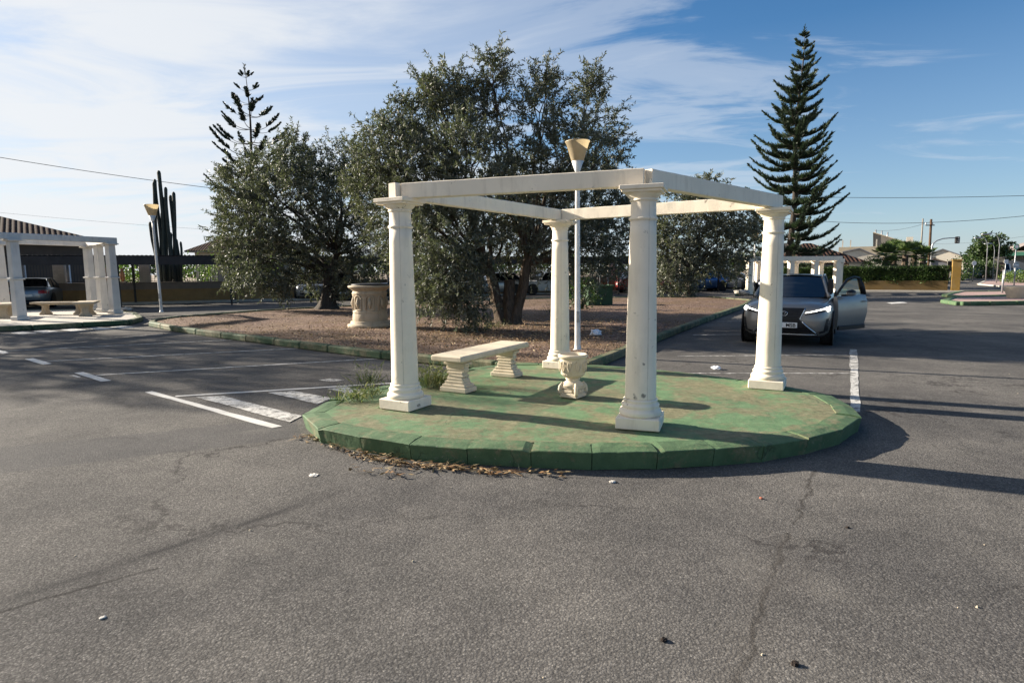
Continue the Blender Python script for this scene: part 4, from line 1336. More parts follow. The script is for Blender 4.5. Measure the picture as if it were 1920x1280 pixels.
# cars are added later; green planter trough with its little posts
q = gp(1123, 572, .12)
tr = thing('planter_box', 'dark green rectangular planter box on the bed with two thin stakes', 'planter', (q.x, q.y + .3, .12), R(8))
MB().box((0, 0, .40), (1.05, .8, .80), bev=.02).build('trough', MT['green_box'], tr)
mm = MB(); mm.box((0, -.40, .81), (1.15, .1, .06), bev=.01); mm.box((0, .40, .81), (1.15, .1, .06), bev=.01); mm.box((-.53, 0, .81), (.1, .7, .06), bev=.01); mm.box((.53, 0, .81), (.1, .7, .06), bev=.01)
mm.build('rim', MT['green_kerb'], tr)
MB().box((0, 0, .76), (.95, .7, .06)).build('soil', MT['earth'], tr)
for x in (-.02, .08): MB().tube([(x, 0, .7), (x, .02, 2.1)], .022, 6).build('stake', MT['galv'], tr)
q = gp(1091, 580, .12)
bush('garden_shrub', (q.x, q.y + .2, .1), (.75, .5, .62), 1100, 'hedge', 'dark green clipped shrub left of the green planter box', 'shrub', (.10, .05), None, 77)
q = gp(1157, 556, 0)
st = thing('leaning_stake', 'thin pale stake leaning by the road behind the green planter box', 'stake', (q.x, q.y + 3, 0))
MB().tube([(0, 0, 0), (-.14, 0, 1.35)], [.045, .035], 8).build('pole', MT['lampwhite'], st)
tag(st)

# overhead wire on the left
def wire(a, b, sag, r, label):
    pts = []
    for i in range(25):
        t = i / 24
        p = a.lerp(b, t); p.z -= sag * 4 * t * (1 - t); pts.append(p)
    return tag(MB().tube(pts, r, 5).build('overhead_wire', MT['blackplastic']), label, 'wire')
wire(at(-160, 268, 40), at(980, 398, 58), .9, .020, 'dark overhead wire crossing the left sky above the cactus')
wire(at(-160, 382, 55), at(980, 448, 70), .9, .009, 'faint thin overhead wire low in the left sky')
# ------------------------------------------------------------------ cars
def sgnpow(v, p):
    return math.copysign(abs(v) ** p, v)
class Car:
    """x forward, y left; body stacked from rounded plan outlines"""
    def __init__(s, name, label, loc, rz, paint, Ln=4.4, W=1.8, H=1.48, hood=.86, belt=.98, deck=1.02, xs=(.95, .25, -1.35, -2.05), n=4.5, clear=.2, group='parked cars', wheel=.33, base=(1.32, -1.32)):
        s.o = thing(name, label, 'car', loc, rz, group)
        s.Ln, s.W, s.H = Ln, W, H
        a, b = Ln / 2, W / 2
        s.n = n
        s.lv = [(a - .22, b - .12, clear, clear + .02), (a - .06, b - .04, clear + .09, clear + .1), (a, b - .008, clear + .24, clear + .26), (a, b, .42 + clear * .9, .46 + clear * .9), (a - .03, b - .012, hood - .17, deck - .19),
                (a - .08, b - .035, hood - .07, deck - .07), (a - .16, b - .07, hood - .01, deck - .015), (a - .30, b - .14, hood + .03, deck + .01), (a - .75, b - .35, hood + .075, deck + .02), (a - 1.3, b * .3, hood + .10, deck + .02)]
        s.belt = belt
        rows = []
        N = 72
        for (A, B, zf, zr) in s.lv:
            row = []
            for i in range(N):
                t = 2 * math.pi * i / N
                x = A * sgnpow(math.cos(t), 2 / n); y = B * sgnpow(math.sin(t), 2 / n)
                k = (A - x) / (2 * A)
                k = k * k * (3 - 2 * k)
                row.append((x, y, zf + (zr - zf) * k))
            rows.append(row)
        m = MB().grid(rows, True, True)
        m.f.append(tuple(range(9 * N, 10 * N))); m.sm.append(True)
        m.f.append(tuple(reversed(range(N)))); m.sm.append(False)
        m.build('body', MT[paint], s.o)
        s.paint = paint
        s.cabin(xs)
        s.wheels(wheel, base)
    def fx(s, y, z, rear=False):
        L = s.lv
        zz = [l[3] if rear else l[2] for l in L]
        z = max(zz[0], min(zz[-1] - 1e-4, z))
        for i in range(len(L) - 1):
            if zz[i] <= z <= zz[i + 1]:
                t = (z - zz[i]) / (zz[i + 1] - zz[i])
                A = L[i][0] + (L[i + 1][0] - L[i][0]) * t; B = L[i][1] + (L[i + 1][1] - L[i][1]) * t
                break
        k = min(.999, abs(y) / B)
        x = A * (1 - k ** s.n) ** (1 / s.n)
        return -x if rear else x
    def cabin(s, xs):
        # xs: windscreen base, roof front, roof rear, rear window base
        b = s.W / 2
        hb, hr = b - .13, b - .30
        H, zb = s.H, s.belt
        xa, xf, xr, xd = xs
        m = MB()
        def srow(t):        # windscreen rows
            out = []
            for j in range(9):
                u = j / 8 * 2 - 1
                w = hb + (hr - hb) * t
                x = xa + (xf - xa) * t - (.16 * (1 - t) + .07 * t) * u * u
                z = zb - .02 + (H - .05 - zb + .02) * t + .03 * t * (1 - u * u)
                out.append((x, w * u, z))
            return out
        MB().grid([srow(t) for t in np.linspace(0, 1, 6)], True).build('windscreen', MT['glass'], s.o)
        def rrow(t):
            out = []
            for j in range(9):
                u = j / 8 * 2 - 1
                w = hr - .02 * math.sin(t * math.pi) * -1
                x = xf + (xr - xf) * t - .07 * u * u * (1 - 2 * t)
                z = H - .05 + .05 * math.sin(math.pi * (.15 + .75 * t)) + .03 * (1 - u * u)
                out.append((x, w * u, z))
            return out
        roof = [rrow(t) for t in np.linspace(0, 1, 8)]
        MB().grid([[(p[0], p[1], p[2] + .004) for p in r] for r in roof], True).build('roof', MT[s.paint], s.o)
        def brow(t):
            out = []
            last = roof[-1]
            for j in range(9):
                u = j / 8 * 2 - 1
                w = hr + (hb - .04 - hr) * t
                x = xr + (xd - xr) * t + (.07 * (1 - t) + .12 * t) * u * u
                z = last[j][2] + (zb + .02 - last[j][2]) * t
                out.append((x, w * u, z))
            return out
        MB().grid([brow(t) for t in np.linspace(0, 1, 6)], True).build('rear_window', MT['glass'], s.o)
        for sg in (-1, 1):
            j = 8 if sg > 0 else 0
            up = [r[j] for r in roof]
            A0, B0 = srow(0)[j], brow(1)[j]
            rows = []
            top = [A0] + up + [B0]
            low = [(A0[0] + (B0[0] - A0[0]) * (i / (len(top) - 1)), sg * hb, zb - .03) for i in range(len(top))]
            low[0] = A0; low[-1] = B0
            for t in np.linspace(0, 1, 4):
                rows.append([tuple(np.array(low[i]) * (1 - t) + np.array(top[i]) * t) for i in range(len(top))])
            MB().grid(rows, True).build('side_window', MT['glass'], s.o)
            for f, nm in ((srow, 'front_pillar'), (brow, 'rear_pillar')):
                pts = [f(t)[j] for t in np.linspace(0, 1, 6)]
                MB().tube(pts, [.045, .04, .038, .036, .036, .04], 6).build(nm, MT[s.paint], s.o)
            MB().tube([(p[0], p[1], p[2]) for p in up], .03, 6).build('roof_rail', MT[s.paint], s.o)
            xm = (xf + xr) / 2
            MB().tube([(xm - .05, sg * (hb - .002), zb - .02), (xm, sg * hr, H - .03)], .04, 6).build('middle_pillar', MT['blackplastic'], s.o)
    def wheels(s, r, base):
        b = s.W / 2
        for x in base:
            for sg in (-1, 1):
                w = link('wheel', None, s.o, (x, sg * (b - .135), r))
                Mx = Matrix.Rotation(math.pi / 2, 4, 'X')
                MB().lathe([(r * .62, -.11), (r * .93, -.115), (r, -.08), (r, .08), (r * .93, .115), (r * .62, .11)], 28, M=Mx).build('tyre', MT['tyre'], w)
                rm = MB()
                rm.lathe([(r * .66, -.09), (r * .66, .09)], 24, M=Mx, cap=False)
                for k in range(5):
                    a = k * 2 * math.pi / 5
                    for sy in (-1, 1):
                        rm.box((math.cos(a) * r * .33, sy * .095, math.sin(a) * r * .33), (r * .66, .03, .055), M=Matrix.Translation((math.cos(a) * r * .33, sy * .095, math.sin(a) * r * .33)) @ Matrix.Rotation(-a, 4, 'Y') @ Matrix.Translation((-math.cos(a) * r * .33, -sy * .095, -math.sin(a) * r * .33)))
                rm.build('rim', MT['rim'], w)
                am = MB().lathe([(r + .055, -.012), (r + .055, .012)], 28, M=Matrix.Translation((x, sg * (b - .006), r + .02)) @ Mx)
                am.build('wheel_arch', MT['blackplastic'], s.o)
    def patch(s, name, rows, mat, off=.006, rear=False, parent=None):
        """rows of (y,z) laid on the nose or the tail"""
        m = MB()
        k = -1 if rear else 1
        m.grid([[(s.fx(y, z, rear) + off * k, y, z) for y, z in r] for r in rows], True)
        return m.build(name, MT[mat], parent or s.o)
    def strip(s, name, pts, w, mat, off=.01, rear=False):
        k = -1 if rear else 1
        return MB().tube([(s.fx(y, z, rear) + off * k, y, z) for y, z in pts], w, 6).build(name, MT[mat], s.o)
    def mirrors(s, mat=None, which=(-1, 1)):
        for sg in which:
            m = link('wing_mirror', None, s.o, (.72, sg * (s.W / 2 + .03), s.belt + .06))
            mb = MB(); rows = []
            for i in range(7):
                ph = math.pi * i / 6
                rows.append([(math.sin(ph) * math.cos(a) * .075, sg * .07 + sg * math.cos(ph) * .125, math.sin(ph) * math.sin(a) * .075) for a in np.linspace(0, 2 * math.pi, 12, False)])
            mb.grid(rows, True, True).build('shell', MT[mat or s.paint], m)
            MB().box((0, -sg * .06, -.05), (.05, .14, .03)).build('arm', MT['blackplastic'], m)
    def plate(s, rear=False, z=.5, y0=0, w=.52, text=None):
        x = s.fx(0, z, rear) + (-.022 if rear else .022)
        f = link('number_plate', None, s.o, (x, y0, z))
        MB().box((0, 0, 0), (.012, w, .112), bev=.003).build('panel', MT['plate'], f)
        if text:
            cu = bpy.data.curves.new('plate_text', 'FONT')
            cu.body = text; cu.size = .105; cu.align_x = 'RIGHT'; cu.align_y = 'CENTER'; cu.extrude = .001; cu.offset = .0022
            cu.materials.append(MT['plate_ink'])
            t0 = bpy.data.objects.new('lettering_curve', cu)
            COL.objects.link(t0)
            bpy.context.view_layer.update()
            me = bpy.data.meshes.new_from_object(t0)
            bpy.data.objects.remove(t0)
            t = link('lettering', me, f)
            t.rotation_euler = (math.pi / 2, 0, math.pi / 2)
            t.location = (.0085, w / 2 - .03, -.004)
        return f
    def std_front(s):
        zc = s.lv[4][2]
        b = s.W / 2
        s.patch('grille', [[(y, z) for y in np.linspace(-.36, .36, 7)] for z in (zc - .10, zc - .02, zc + .02)], 'blackplastic')
        s.patch('lower_grille', [[(y, z) for y in np.linspace(-.55, .55, 9)] for z in (.28, .36, .42)], 'blackplastic')
        for sg in (-1, 1):
            s.patch('headlight', [[(sg * y, z + .06 * (y - .45)) for y in np.linspace(.42, b - .09, 6)][::sg] for z in (zc - .06, zc, zc + .055)], 'lens')
    def std_rear(s):
        b = s.W / 2
        zc = s.lv[4][3]
        for sg in (-1, 1):
            s.patch('tail_light', [[(sg * y, z) for y in np.linspace(b - .42, b - .03, 7)][::-sg] for z in (zc - .13, zc - .04, zc + .03)], 'redlight', .008, True)
        s.patch('bumper_insert', [[(-y, z) for y in np.linspace(-.5, .5, 8)] for z in (.26, .33, .40)], 'blackplastic', .006, True)

# the bronze grey crossover with its driver's door open
cf = gp(1468, 650)
hd = Vector((-.49, -.872, 0))
cc = cf - hd * 2.07
lx = Car('crossover_car', 'grey bronze crossover car with lit headlights and open driver door facing the camera', (cc.x, cc.y, 0), math.atan2(hd.y, hd.x), 'car_bronze',
         4.5, 1.84, 1.50, .90, 1.03, 1.08, (.88, .12, -1.3, -2.0), 5.6, .21, None, .335, (1.36, -1.32))
# spindle grille with chrome frame
def hwid(z):
    return .30 + .10 * max(0, (z - .60)) / .25 if z > .60 else .30 + .36 * ((.60 - z) / .34) ** 1.15
zs = np.linspace(.27, .835, 14)
lx.patch('grille', [[(y * hwid(z), z) for y in np.linspace(-1, 1, 13)] for z in zs], 'blackplastic', .010)
for k in range(9):
    z = .33 + k * .055
    lx.strip('grille_bar', [(y * hwid(z) * .97, z) for y in np.linspace(-1, 1, 11)], .004, 'blackmetal', .014)
for sg in (-1, 1):
    lx.strip('grille_trim', [(sg * hwid(z), z) for z in np.linspace(.835, .55, 6)], .010, 'chrome', .012)
    lx.strip('grille_trim', [(sg * (hwid(z) + .008), z) for z in np.linspace(.55, .285, 8)], .017, 'chrome', .014)
lx.strip('grille_trim', [(y, .272) for y in np.linspace(-.64, .64, 13)], .017, 'chrome', .014)
# round badge
bd = MB()
bd.tube([(lx.fx(0, .715) + .024, .062 * math.cos(a), .715 + .046 * math.sin(a)) for a in np.linspace(0, 2 * math.pi, 25)], .008, 6, False)
bd.tube([(lx.fx(0, .715) + .024, .03, .75), (lx.fx(0, .715) + .024, -.005, .695), (lx.fx(0, .715) + .024, .045, .695)][::1], .006, 6)
bd.build('badge', MT['chrome'], lx.o)
lx.plate(False, .475, 0, .52, 'MSB')
for sg in (-1, 1):
    o = lx.patch('headlight', [[(sg * (.40 + .44 * u), .69 + .075 * u + v * (.045 + .05 * u)) for u in np.linspace(0, 1, 9)][::sg] for v in (0, .35, .7, 1)], 'blackplastic', .010)
    for nm, pts, wd in (('daylight_strip', [(sg * (.40 + .44 * u), .735 + .105 * u ** 1.1) for u in np.linspace(0, 1, 9)], [.006, .007, .008, .009, .010, .011, .012, .014, .016]),):
        MB().tube([(lx.fx(y, z) + .018, y, z) for y, z in pts], wd, 6).build(nm, MT['drl'], o)
    m = MB()
    rows = []
    for i in range(6):
        ph = math.pi / 2 * i / 5
        rows.append([(lx.fx(sg * .80, .80) + .012 + .03 * math.cos(ph), sg * .80 + .052 * math.sin(ph) * math.cos(a), .80 + .048 * math.sin(ph) * math.sin(a)) for a in np.linspace(0, 2 * math.pi, 14, False)])
    m.grid(rows, True, True).build('projector_lamp', MT['drl'], o)
    lx.patch('bumper_vent', [[(sg * (.745 + .05 * v + .075 * u), .34 + .27 * v) for u in (0, .5, 1)][::sg] for v in np.linspace(0, 1, 6)], 'blackplastic', .008)
    lx.patch('fog_lamp', [[(sg * (.62 + .16 * u), .285 + .045 * v + .03 * u) for u in (0, .5, 1)][::sg] for v in (0, 1)], 'blackplastic', .012)
lx.strip('front_lip', [(y, .235) for y in np.linspace(-.80, .80, 15)], .03, 'blackplastic', -.02)
# bonnet creases
for sg in (-1, 1):
    pts = []
    for t in np.linspace(0, 1, 7):
        x = 2.0 - 1.15 * t; y = sg * (.52 + .12 * t)
        pts.append((x, y, .955 + .105 * t ** .8))
lx.mirrors('car_bronze', (-1,))
# seats and wheel hint behind the screen
lx.o.scale = (.94, .94, .94)
for y in (-.36, .36):
    mb = MB(); mb.box((.0, y, 1.12), (.10, .26, .34), bev=.05); mb.build('headrest', MT['blackplastic'], lx.o)
# dark door opening on the left flank and the opened door
MB().box((.28, .905, .74), (1.02, .036, .78), bev=.01).build('door_opening', MT['blackplastic'], lx.o)
MB().box((.20, .80, 1.24), (.86, .10, .34), bev=.03).build('door_opening_upper', MT['blackplastic'], lx.o)
dr = link('driver_door', None, lx.o, (.86, .93, 0), R(180 - 31))
# door local: +x along the door away from the hinge, +y is the outer side after opening faces forward
dm = MB(); rows = []
for (z, t) in ((.30, .035), (.38, .06), (.62, .075), (.86, .06), (.99, .03), (1.03, .0)):
    row = []
    for i in range(11):
        u = i / 10
        x = 1.10 * u - (.05 if z < .45 else 0) * u
        row.append((x + (.02 if .5 < z < .9 and i == 10 else 0), -t - .012 * math.sin(u * 3.1), z + .03 * u))
    rows.append(row)
dm.grid(rows, True)
rows2 = [[(p[0], .055, p[2]) for p in r] for r in rows]
dm.grid([r[::-1] for r in rows2], True)
for ra, rb in ((rows, rows2),):
    for k in (0, 10):
        dm.grid([[r[k] for r in ra], [r[k] for r in rb]], False)
    dm.grid([ra[0], rb[0]], False); dm.grid([ra[-1], rb[-1]], False)
dm.build('panel', MT['car_bronze'], dr)
MB().box((.54, -.055, .325), (1.02, .05, .10), bev=.02).build('sill_trim', MT['blackplastic'], dr)
fr = MB()
fr.tube([(.0, .02, 1.03), (.30, .04, 1.27), (.52, .07, 1.41), (.80, .09, 1.455), (.98, .08, 1.43)], [.028] * 5, 6)
fr.tube([(.98, .08, 1.43), (1.06, .05, 1.24), (1.10, .02, 1.05)], [.035, .06, .06], 6)
fr.build('window_frame', MT['blackplastic'], dr)
def clear_glass():
    m, t = newmat('tinted_door_glass')
    a = t.n('BsdfTransparent', {'Color': (.62, .72, .68, 1)}); g = t.n('BsdfGlossy', {'Roughness': .03, 'Color': (.9, .95, 1, 1)})
    mx = t.n('MixShader', {0: .10, 1: a.outputs[0], 2: g.outputs[0]}); t.n('OutputMaterial', {'Surface': mx.outputs[0]})
    return m
MT['clearglass'] = clear_glass()
MB().grid([[(.06, .03, 1.04), (.35, .03, 1.04), (.7, .03, 1.05), (1.06, .03, 1.06)], [(.06, .03, 1.06), (.33, .05, 1.26), (.72, .085, 1.41), (.97, .085, 1.42)]], True).build('window', MT['clearglass'], dr)
MB().tube([(.88, -.08, .90), (.93, -.105, .905), (1.03, -.105, .905), (1.07, -.08, .90)], .014, 6).build('door_handle', MT['car_bronze'], dr)
wm = link('wing_mirror', None, dr, (.20, -.17, 1.10))
rows = []
for i in range(7):
    ph = math.pi * i / 6
    rows.append([(.08 + math.cos(ph) * .14, math.sin(ph) * math.cos(a) * .085, math.sin(ph) * math.sin(a) * .068) for a in np.linspace(0, 2 * math.pi, 12, False)])
MB().grid(rows, True, True).build('shell', MT['car_bronze'], wm)
MB().grid([[(p[0], p[1] * 1.01 - .002, p[2] * .9 + .022) for p in r] for r in rows], True, True).build('cap', MT['blackplastic'], wm)
MB().tube([(-.06, .14, -.05), (.02, .02, -.04)], .022, 6).build('arm', MT['blackplastic'], wm)

# parked cars
def parked(px, depth, rz, paint, label, rear=False, **kw):
    x = (px - 960) / FOC * depth
    c = Car('parked_car', label, (x, depth, 0), R(rz), paint, **kw)
    c.std_front(); c.std_rear(); c.plate(False, .45); c.plate(True, .62 if rear else .6); c.mirrors()
    return c
g = parked(76, 30.2, 116, 'car_steel', 'grey-blue saloon car with red tail lamp parked behind the left pergola', True, Ln=4.5, W=1.78, H=1.42, hood=.84, belt=.95, deck=1.02, xs=(1.0, .25, -1.0, -1.75))
parked(2, 29.0, 118, 'car_dark', 'dark car parked at the left picture edge beyond the pergola post', True, Ln=4.2, W=1.75, H=1.5, xs=(1.0, .35, -1.5, -1.95))
parked(648, 36.0, -76, 'car_dark', 'dark car with white number plate parked between the left olive and the well', Ln=4.3, W=1.8, H=1.52, xs=(.95, .3, -1.5, -2.0))
parked(588, 36.6, -76, 'car_silver', 'silver car parked behind the left olive trunk', Ln=4.2, W=1.76, H=1.48, xs=(.95, .3, -1.4, -1.95))
parked(752, 38.0, 205, 'car_steel', 'pale grey-blue car parked behind the drooping left side of the big olive', Ln=4.2, W=1.76, H=1.5, xs=(.95, .3, -1.4, -1.95))
parked(822, 38.6, 203, 'car_white', 'white car parked behind the big olive left of its trunk', Ln=4.1, W=1.75, H=1.48, xs=(.95, .3, -1.4, -1.95))
parked(925, 40.2, 203, 'car_silver', 'silver car parked right behind the forked trunk of the big olive', Ln=4.3, W=1.78, H=1.47, xs=(.95, .3, -1.4, -1.95))
parked(1022, 41.4, 203, 'car_white', 'white car with bright alloy wheel parked behind the rear pergola column', Ln=4.2, W=1.78, H=1.47, xs=(.95, .3, -1.4, -1.95))
parked(1206, 42.5, 22, 'car_red', 'red car parked mostly hidden behind the front pergola column', True, Ln=4.1, W=1.75, H=1.46, xs=(.95, .3, -1.4, -1.95))
parked(1312, 44.2, 192, 'car_blue', 'blue car parked behind the trunk of the farther olive', Ln=4.1, W=1.75, H=1.46, xs=(.95, .3, -1.4, -1.95))
parked(1383, 45.5, -22, 'car_silver', 'low silver car parked left of the far white pergola', Ln=4.4, W=1.78, H=1.40, xs=(.9, .1, -1.3, -2.0), hood=.82)
parked(1428, 40.5, -96, 'car_dark', 'dark car parked nose out beside the far white pergola', Ln=4.2, W=1.76, H=1.5, xs=(.95, .3, -1.4, -1.95))
# ------------------------------------------------------------------ far white pergola
Yf = 36.0
fp = thing('square_pergola', 'small sunlit white flat-roofed pergola far behind the open car', 'pergola', (at(1490, 545, Yf).x, Yf, 0))
def fpost(px, Yp, s=1.0):
    a = at(px, 545, Yp)
    zt_ = at(px, 489, Yf).z if Yp < 38 else at(px, 492, Yf).z
    m = MB(); m.box((0, 0, .2), (.36, .36, .4), bev=.01); m.box((0, 0, zt_ / 2), (.30, .30, zt_), bev=.01); m.box((0, 0, zt_ - .03), (.37, .37, .06), bev=.01)
    m.build('post', MT['white'], fp, (a.x - fp.location.x, Yp - Yf, 0), R(8))
    return Vector((a.x - fp.location.x, Yp - Yf, zt_))
ps = [fpost(1404, Yf), fpost(1481, Yf + .3), fpost(1526, Yf + .4), fpost(1567, Yf + .5)]
pb = [fpost(1420, Yf + 3.2), fpost(1489, Yf + 3.3), fpost(1536, Yf + 3.4), fpost(1572, Yf + 3.5)]
for a, b, nm in ((ps[0], ps[3], 1), (pb[0], pb[3], 1), (ps[0], pb[0], 0), (ps[3], pb[3], 0), (ps[1], pb[1], 0), (ps[2], pb[2], 0)):
    d = b - a; c = (a + b) / 2
    MB().box((0, 0, 0), (d.xy.length + (.5 if nm else -.3), .28, .26 if nm else .25), bev=.01).build('beam', MT['white'], fp, (c.x, c.y, c.z + .135), math.atan2(d.y, d.x))
q = [gp(1378, 552, .1), gp(1400, 549, .1), gp(1590, 546, .1), gp(1586, 541, .1), gp(1400, 543, .1)]
m = MB(); m.prism([(p.x, p.y) for p in q], 0, .14); tag(m.build('pavement', MT['green_old']), kind='structure')
crumple('footing_stone', gp(1388, 551, .1), .28, MT['concrete'], 'pale stone block at the left end of the far white pergola', 'stone', .5, 23)

# ------------------------------------------------------------------ ochre wall, pillar and hedge on the right
pw = at(1790, 547, 38.6); pw.z = 0
wj = Vector((14.6, 46.9, 0))
d = (pw - wj); Ln = d.length; an = math.atan2(d.y, d.x); dn = d.normalized()
w = thing('ochre_wall', 'low ochre yellow garden wall below the dark hedge on the right', 'wall', wj, an)
MB().box((Ln / 2 - .2, 0, .36), (Ln - .4, .26, .72)).build('plinth', MT['ochre_shaded'], w)
m = MB()
for i in range(int(Ln / .22)): m.box((i * .22, 0, 1.2), (.02, .02, .96))
m.box((Ln / 2 - .2, 0, 1.68), (Ln - .4, .035, .035))
m.build('railing', MT['blackmetal'], w)
MB().box((Ln, 0, 1.0), (.46, .46, 2.0), bev=.01).build('pillar', MT['ochre_wall'], w)
MB().box((Ln, 0, 2.03), (.54, .54, .07), bev=.01).build('pillar_cap', MT['ochre_wall'], w)
hw = thing('clipped_hedge', 'long dark clipped hedge growing above the ochre wall', 'hedge', wj, an)
n = 26000
P = np.stack([RNG.uniform(6.0, Ln - .35, n), RNG.uniform(.18, .95, n), RNG.uniform(.55, 1.62, n)], 1)
fs = RNG.random(n)
P[fs < .55, 1] = RNG.uniform(-.16, .05, int((fs < .55).sum()))
P[fs > .8, 2] = RNG.uniform(1.5, 1.66, int((fs > .8).sum()))
P[:, 2] += np.array([noise.noise(Vector((p[0] * 1.4, p[1], 0))) for p in P]) * .07
P[:, 1] += np.array([noise.noise(Vector((p[0] * 1.2, p[2] * 1.6, 5))) for p in P]) * .14 + .06
hq = leaf_quads(P, RNG.normal(size=(n, 3)) + np.array([0, -.7, .3]), RNG.uniform(.08, .16, n), RNG.uniform(.04, .075, n))
M = Matrix.Rotation(0, 4, 'Z')
hq[:, :, 1] = -(-hq[:, :, 1])
quads_mesh('foliage', hq, MT['hedge'], hw)
m = MB(); m.box((Ln / 2 + 2.8, .62, .95), (Ln - 6.4, .5, 1.05)); m.build('inner_branches', MT['bark_dark'], hw)
strip2 = MB(); nn = Vector((dn.y, -dn.x, 0))
strip2.prism([wj + nn * .15, wj + nn * .9, pw + nn * .9 + dn * .4, pw + nn * .15 + dn * .4][::-1], -.02, .09)
tag(strip2.build('pavement', MT['concrete']), kind='structure')

# ------------------------------------------------------------------ houses and village behind
def facing(px0, px1, Y, yref):
    """frame of a facade that faces the car park: centre, heading, and a px -> facade-coordinate function"""
    c = at((px0 + px1) / 2, yref, Y); c.z = 0
    th = math.atan2(c.x, c.y)
    u, w = Vector((math.cos(th), -math.sin(th), 0)), Vector((math.sin(th), math.cos(th), 0))
    O = Vector((0, 0, CAM_H))
    def f(x, y):
        d = ray(x, y)
        t = (c - O).dot(w) / d.dot(w)
        p = O + d * t
        return Vector(((p - c).dot(u), 0, p.z))
    return c, -th, f
def block(name, label, px0, px1, Y, ytop, mat, depth=8, cat='house', windows=0, yb=520):
    c, rz, f = facing(px0, px1, Y, ytop)
    a, b = f(px0, ytop), f(px1, ytop)
    h = thing(name, label, cat, c, rz)
    MB().box((0, depth / 2, a.z / 2), (b.x - a.x, depth, a.z)).build('wall', MT[mat], h)
    return h, b.x - a.x, a.z
# tiled bungalow right behind the far pergola
Yh = 50.0
a, b = at(1500, 487, Yh), at(1612, 487, Yh)
hz = at(1560, 486, Yh).z
h = tiled_house('tiled_house', 'low beige house with clay tiled roof between the tall pine and the hedge', ((a.x + b.x) / 2, Yh + 4, 0), R(-14), b.x - a.x + 1.2, 8, hz - .35, hz + 1.5, 'render_beige', .8)
for i, x in enumerate((-1.6, 1.0)): win(h, x, -4.03, 1.75, 1.1, 1.2)
MB().box((-2.2, -1.0, hz + .75), (1.0, 1.0, 1.5)).build('chimney', MT['render_white'], h)
c0 = at(1610, 503, 47)
g_, gw, gz = block('garden_shed', 'small sunlit beige shed block right of the tiled bungalow', 1592, 1629, 47, 493.5, 'render_white', 3, 'shed')
MB().box((0, 1.5, gz + .05), (gw + .3, 3.3, .1)).build('roof', MT['render_grey'], g_)
# flat beige row
g_, gw, gz = block('flat_house', 'long low beige flat-roofed house in the far village', 1572, 1660, 78, 463.5, 'render_beige', 8)
for x in (-2.2, -1.3, 1.6): MB().box((x, .3, gz + .45), (.14, .14, .9)).build('roof_post', MT['render_white'], g_)
FACE = {}
# white gable with grey slope
def shed_poly(name, label, pts, Y, depth, mat, roofmat, cat='house'):
    c, rz, f = facing(pts[0][0], pts[-1][0], Y, pts[1][1])
    P = [f(x, y) for x, y in pts]
    h = thing(name, label, cat, c, rz)
    FACE[label] = f
    m = MB(); n = len(P)
    F = [(p.x, 0, p.z) for p in P]; B = [(p.x, depth, p.z) for p in P]
    m.add(F + B, [tuple(range(n)), tuple(reversed(range(n, 2 * n)))] + [(i, n + i, n + (i + 1) % n, (i + 1) % n) for i in range(n)])
    m.build('wall', MT[mat], h)
    r = MB()
    for i in range(n - 1):
        if P[i].z > 1.0 and P[i + 1].z > 1.0:
            a, b = Vector(F[i]), Vector(F[i + 1])
            r.add([a + Vector((0, -.15, .03)), b + Vector((0, -.15, .03)), b + Vector((0, depth + .15, .03)), a + Vector((0, depth + .15, .03)),
                   a + Vector((0, -.15, .15)), b + Vector((0, -.15, .15)), b + Vector((0, depth + .15, .15)), a + Vector((0, depth + .15, .15))],
                  [(0, 1, 2, 3), (7, 6, 5, 4), (0, 4, 5, 1), (1, 5, 6, 2), (2, 6, 7, 3), (3, 7, 4, 0)])
    r.build('roof', MT[roofmat], h)
    return h
shed_poly('gabled_house', 'white-walled house with a grey sloping roof left of the palms', [(1580, 506), (1580, 474), (1612, 467.5), (1656, 487), (1656, 506)], 62, 8, 'render_white', 'roof_grey')
hb_ = shed_poly('gabled_house', 'large bare grey house with sloping roof rising above the palms', [(1637, 506), (1637, 437), (1716, 461), (1732, 467), (1732, 506)], 86, 12, 'render_grey', 'render_beige')
fg = FACE['large bare grey house with sloping roof rising above the palms']
q0, q1 = fg(1706, 446), fg(1706, 462)
MB().box((q0.x, .8, (q0.z + q1.z) / 2), (.8, .8, q0.z - q1.z + .3)).build('chimney', MT['render_white'], hb_)
for px in (1641.5, 1653, 1664):
    q0 = fg(px, 434 + (px - 1641) * .2)
    MB().tube([(q0.x, 1, q0.z - 1.4), (q0.x, 1, q0.z + .3)], .10, 6).build('vent_pipe', MT['galv'], hb_)
w2 = shed_poly('warehouse', 'beige gable-ended barn right of the palms and wooden pole', [(1742, 506), (1742, 477), (1768, 468.5), (1796, 478), (1806, 482), (1806, 506)], 74, 10, 'render_white', 'roof_grey')
shed_poly('low_house', 'low pale blue-grey lean-to in front of the barn gable', [(1744, 506), (1744, 488), (1752, 487), (1776, 493), (1776, 506)], 66, 4, 'roof_grey', 'render_dark')
shed_poly('low_house', 'narrow dark-walled lean-to between barn and ochre pillar', [(1777, 508), (1777, 492), (1786, 492), (1786, 508)], 66, 4, 'render_dark', 'roof_dark')
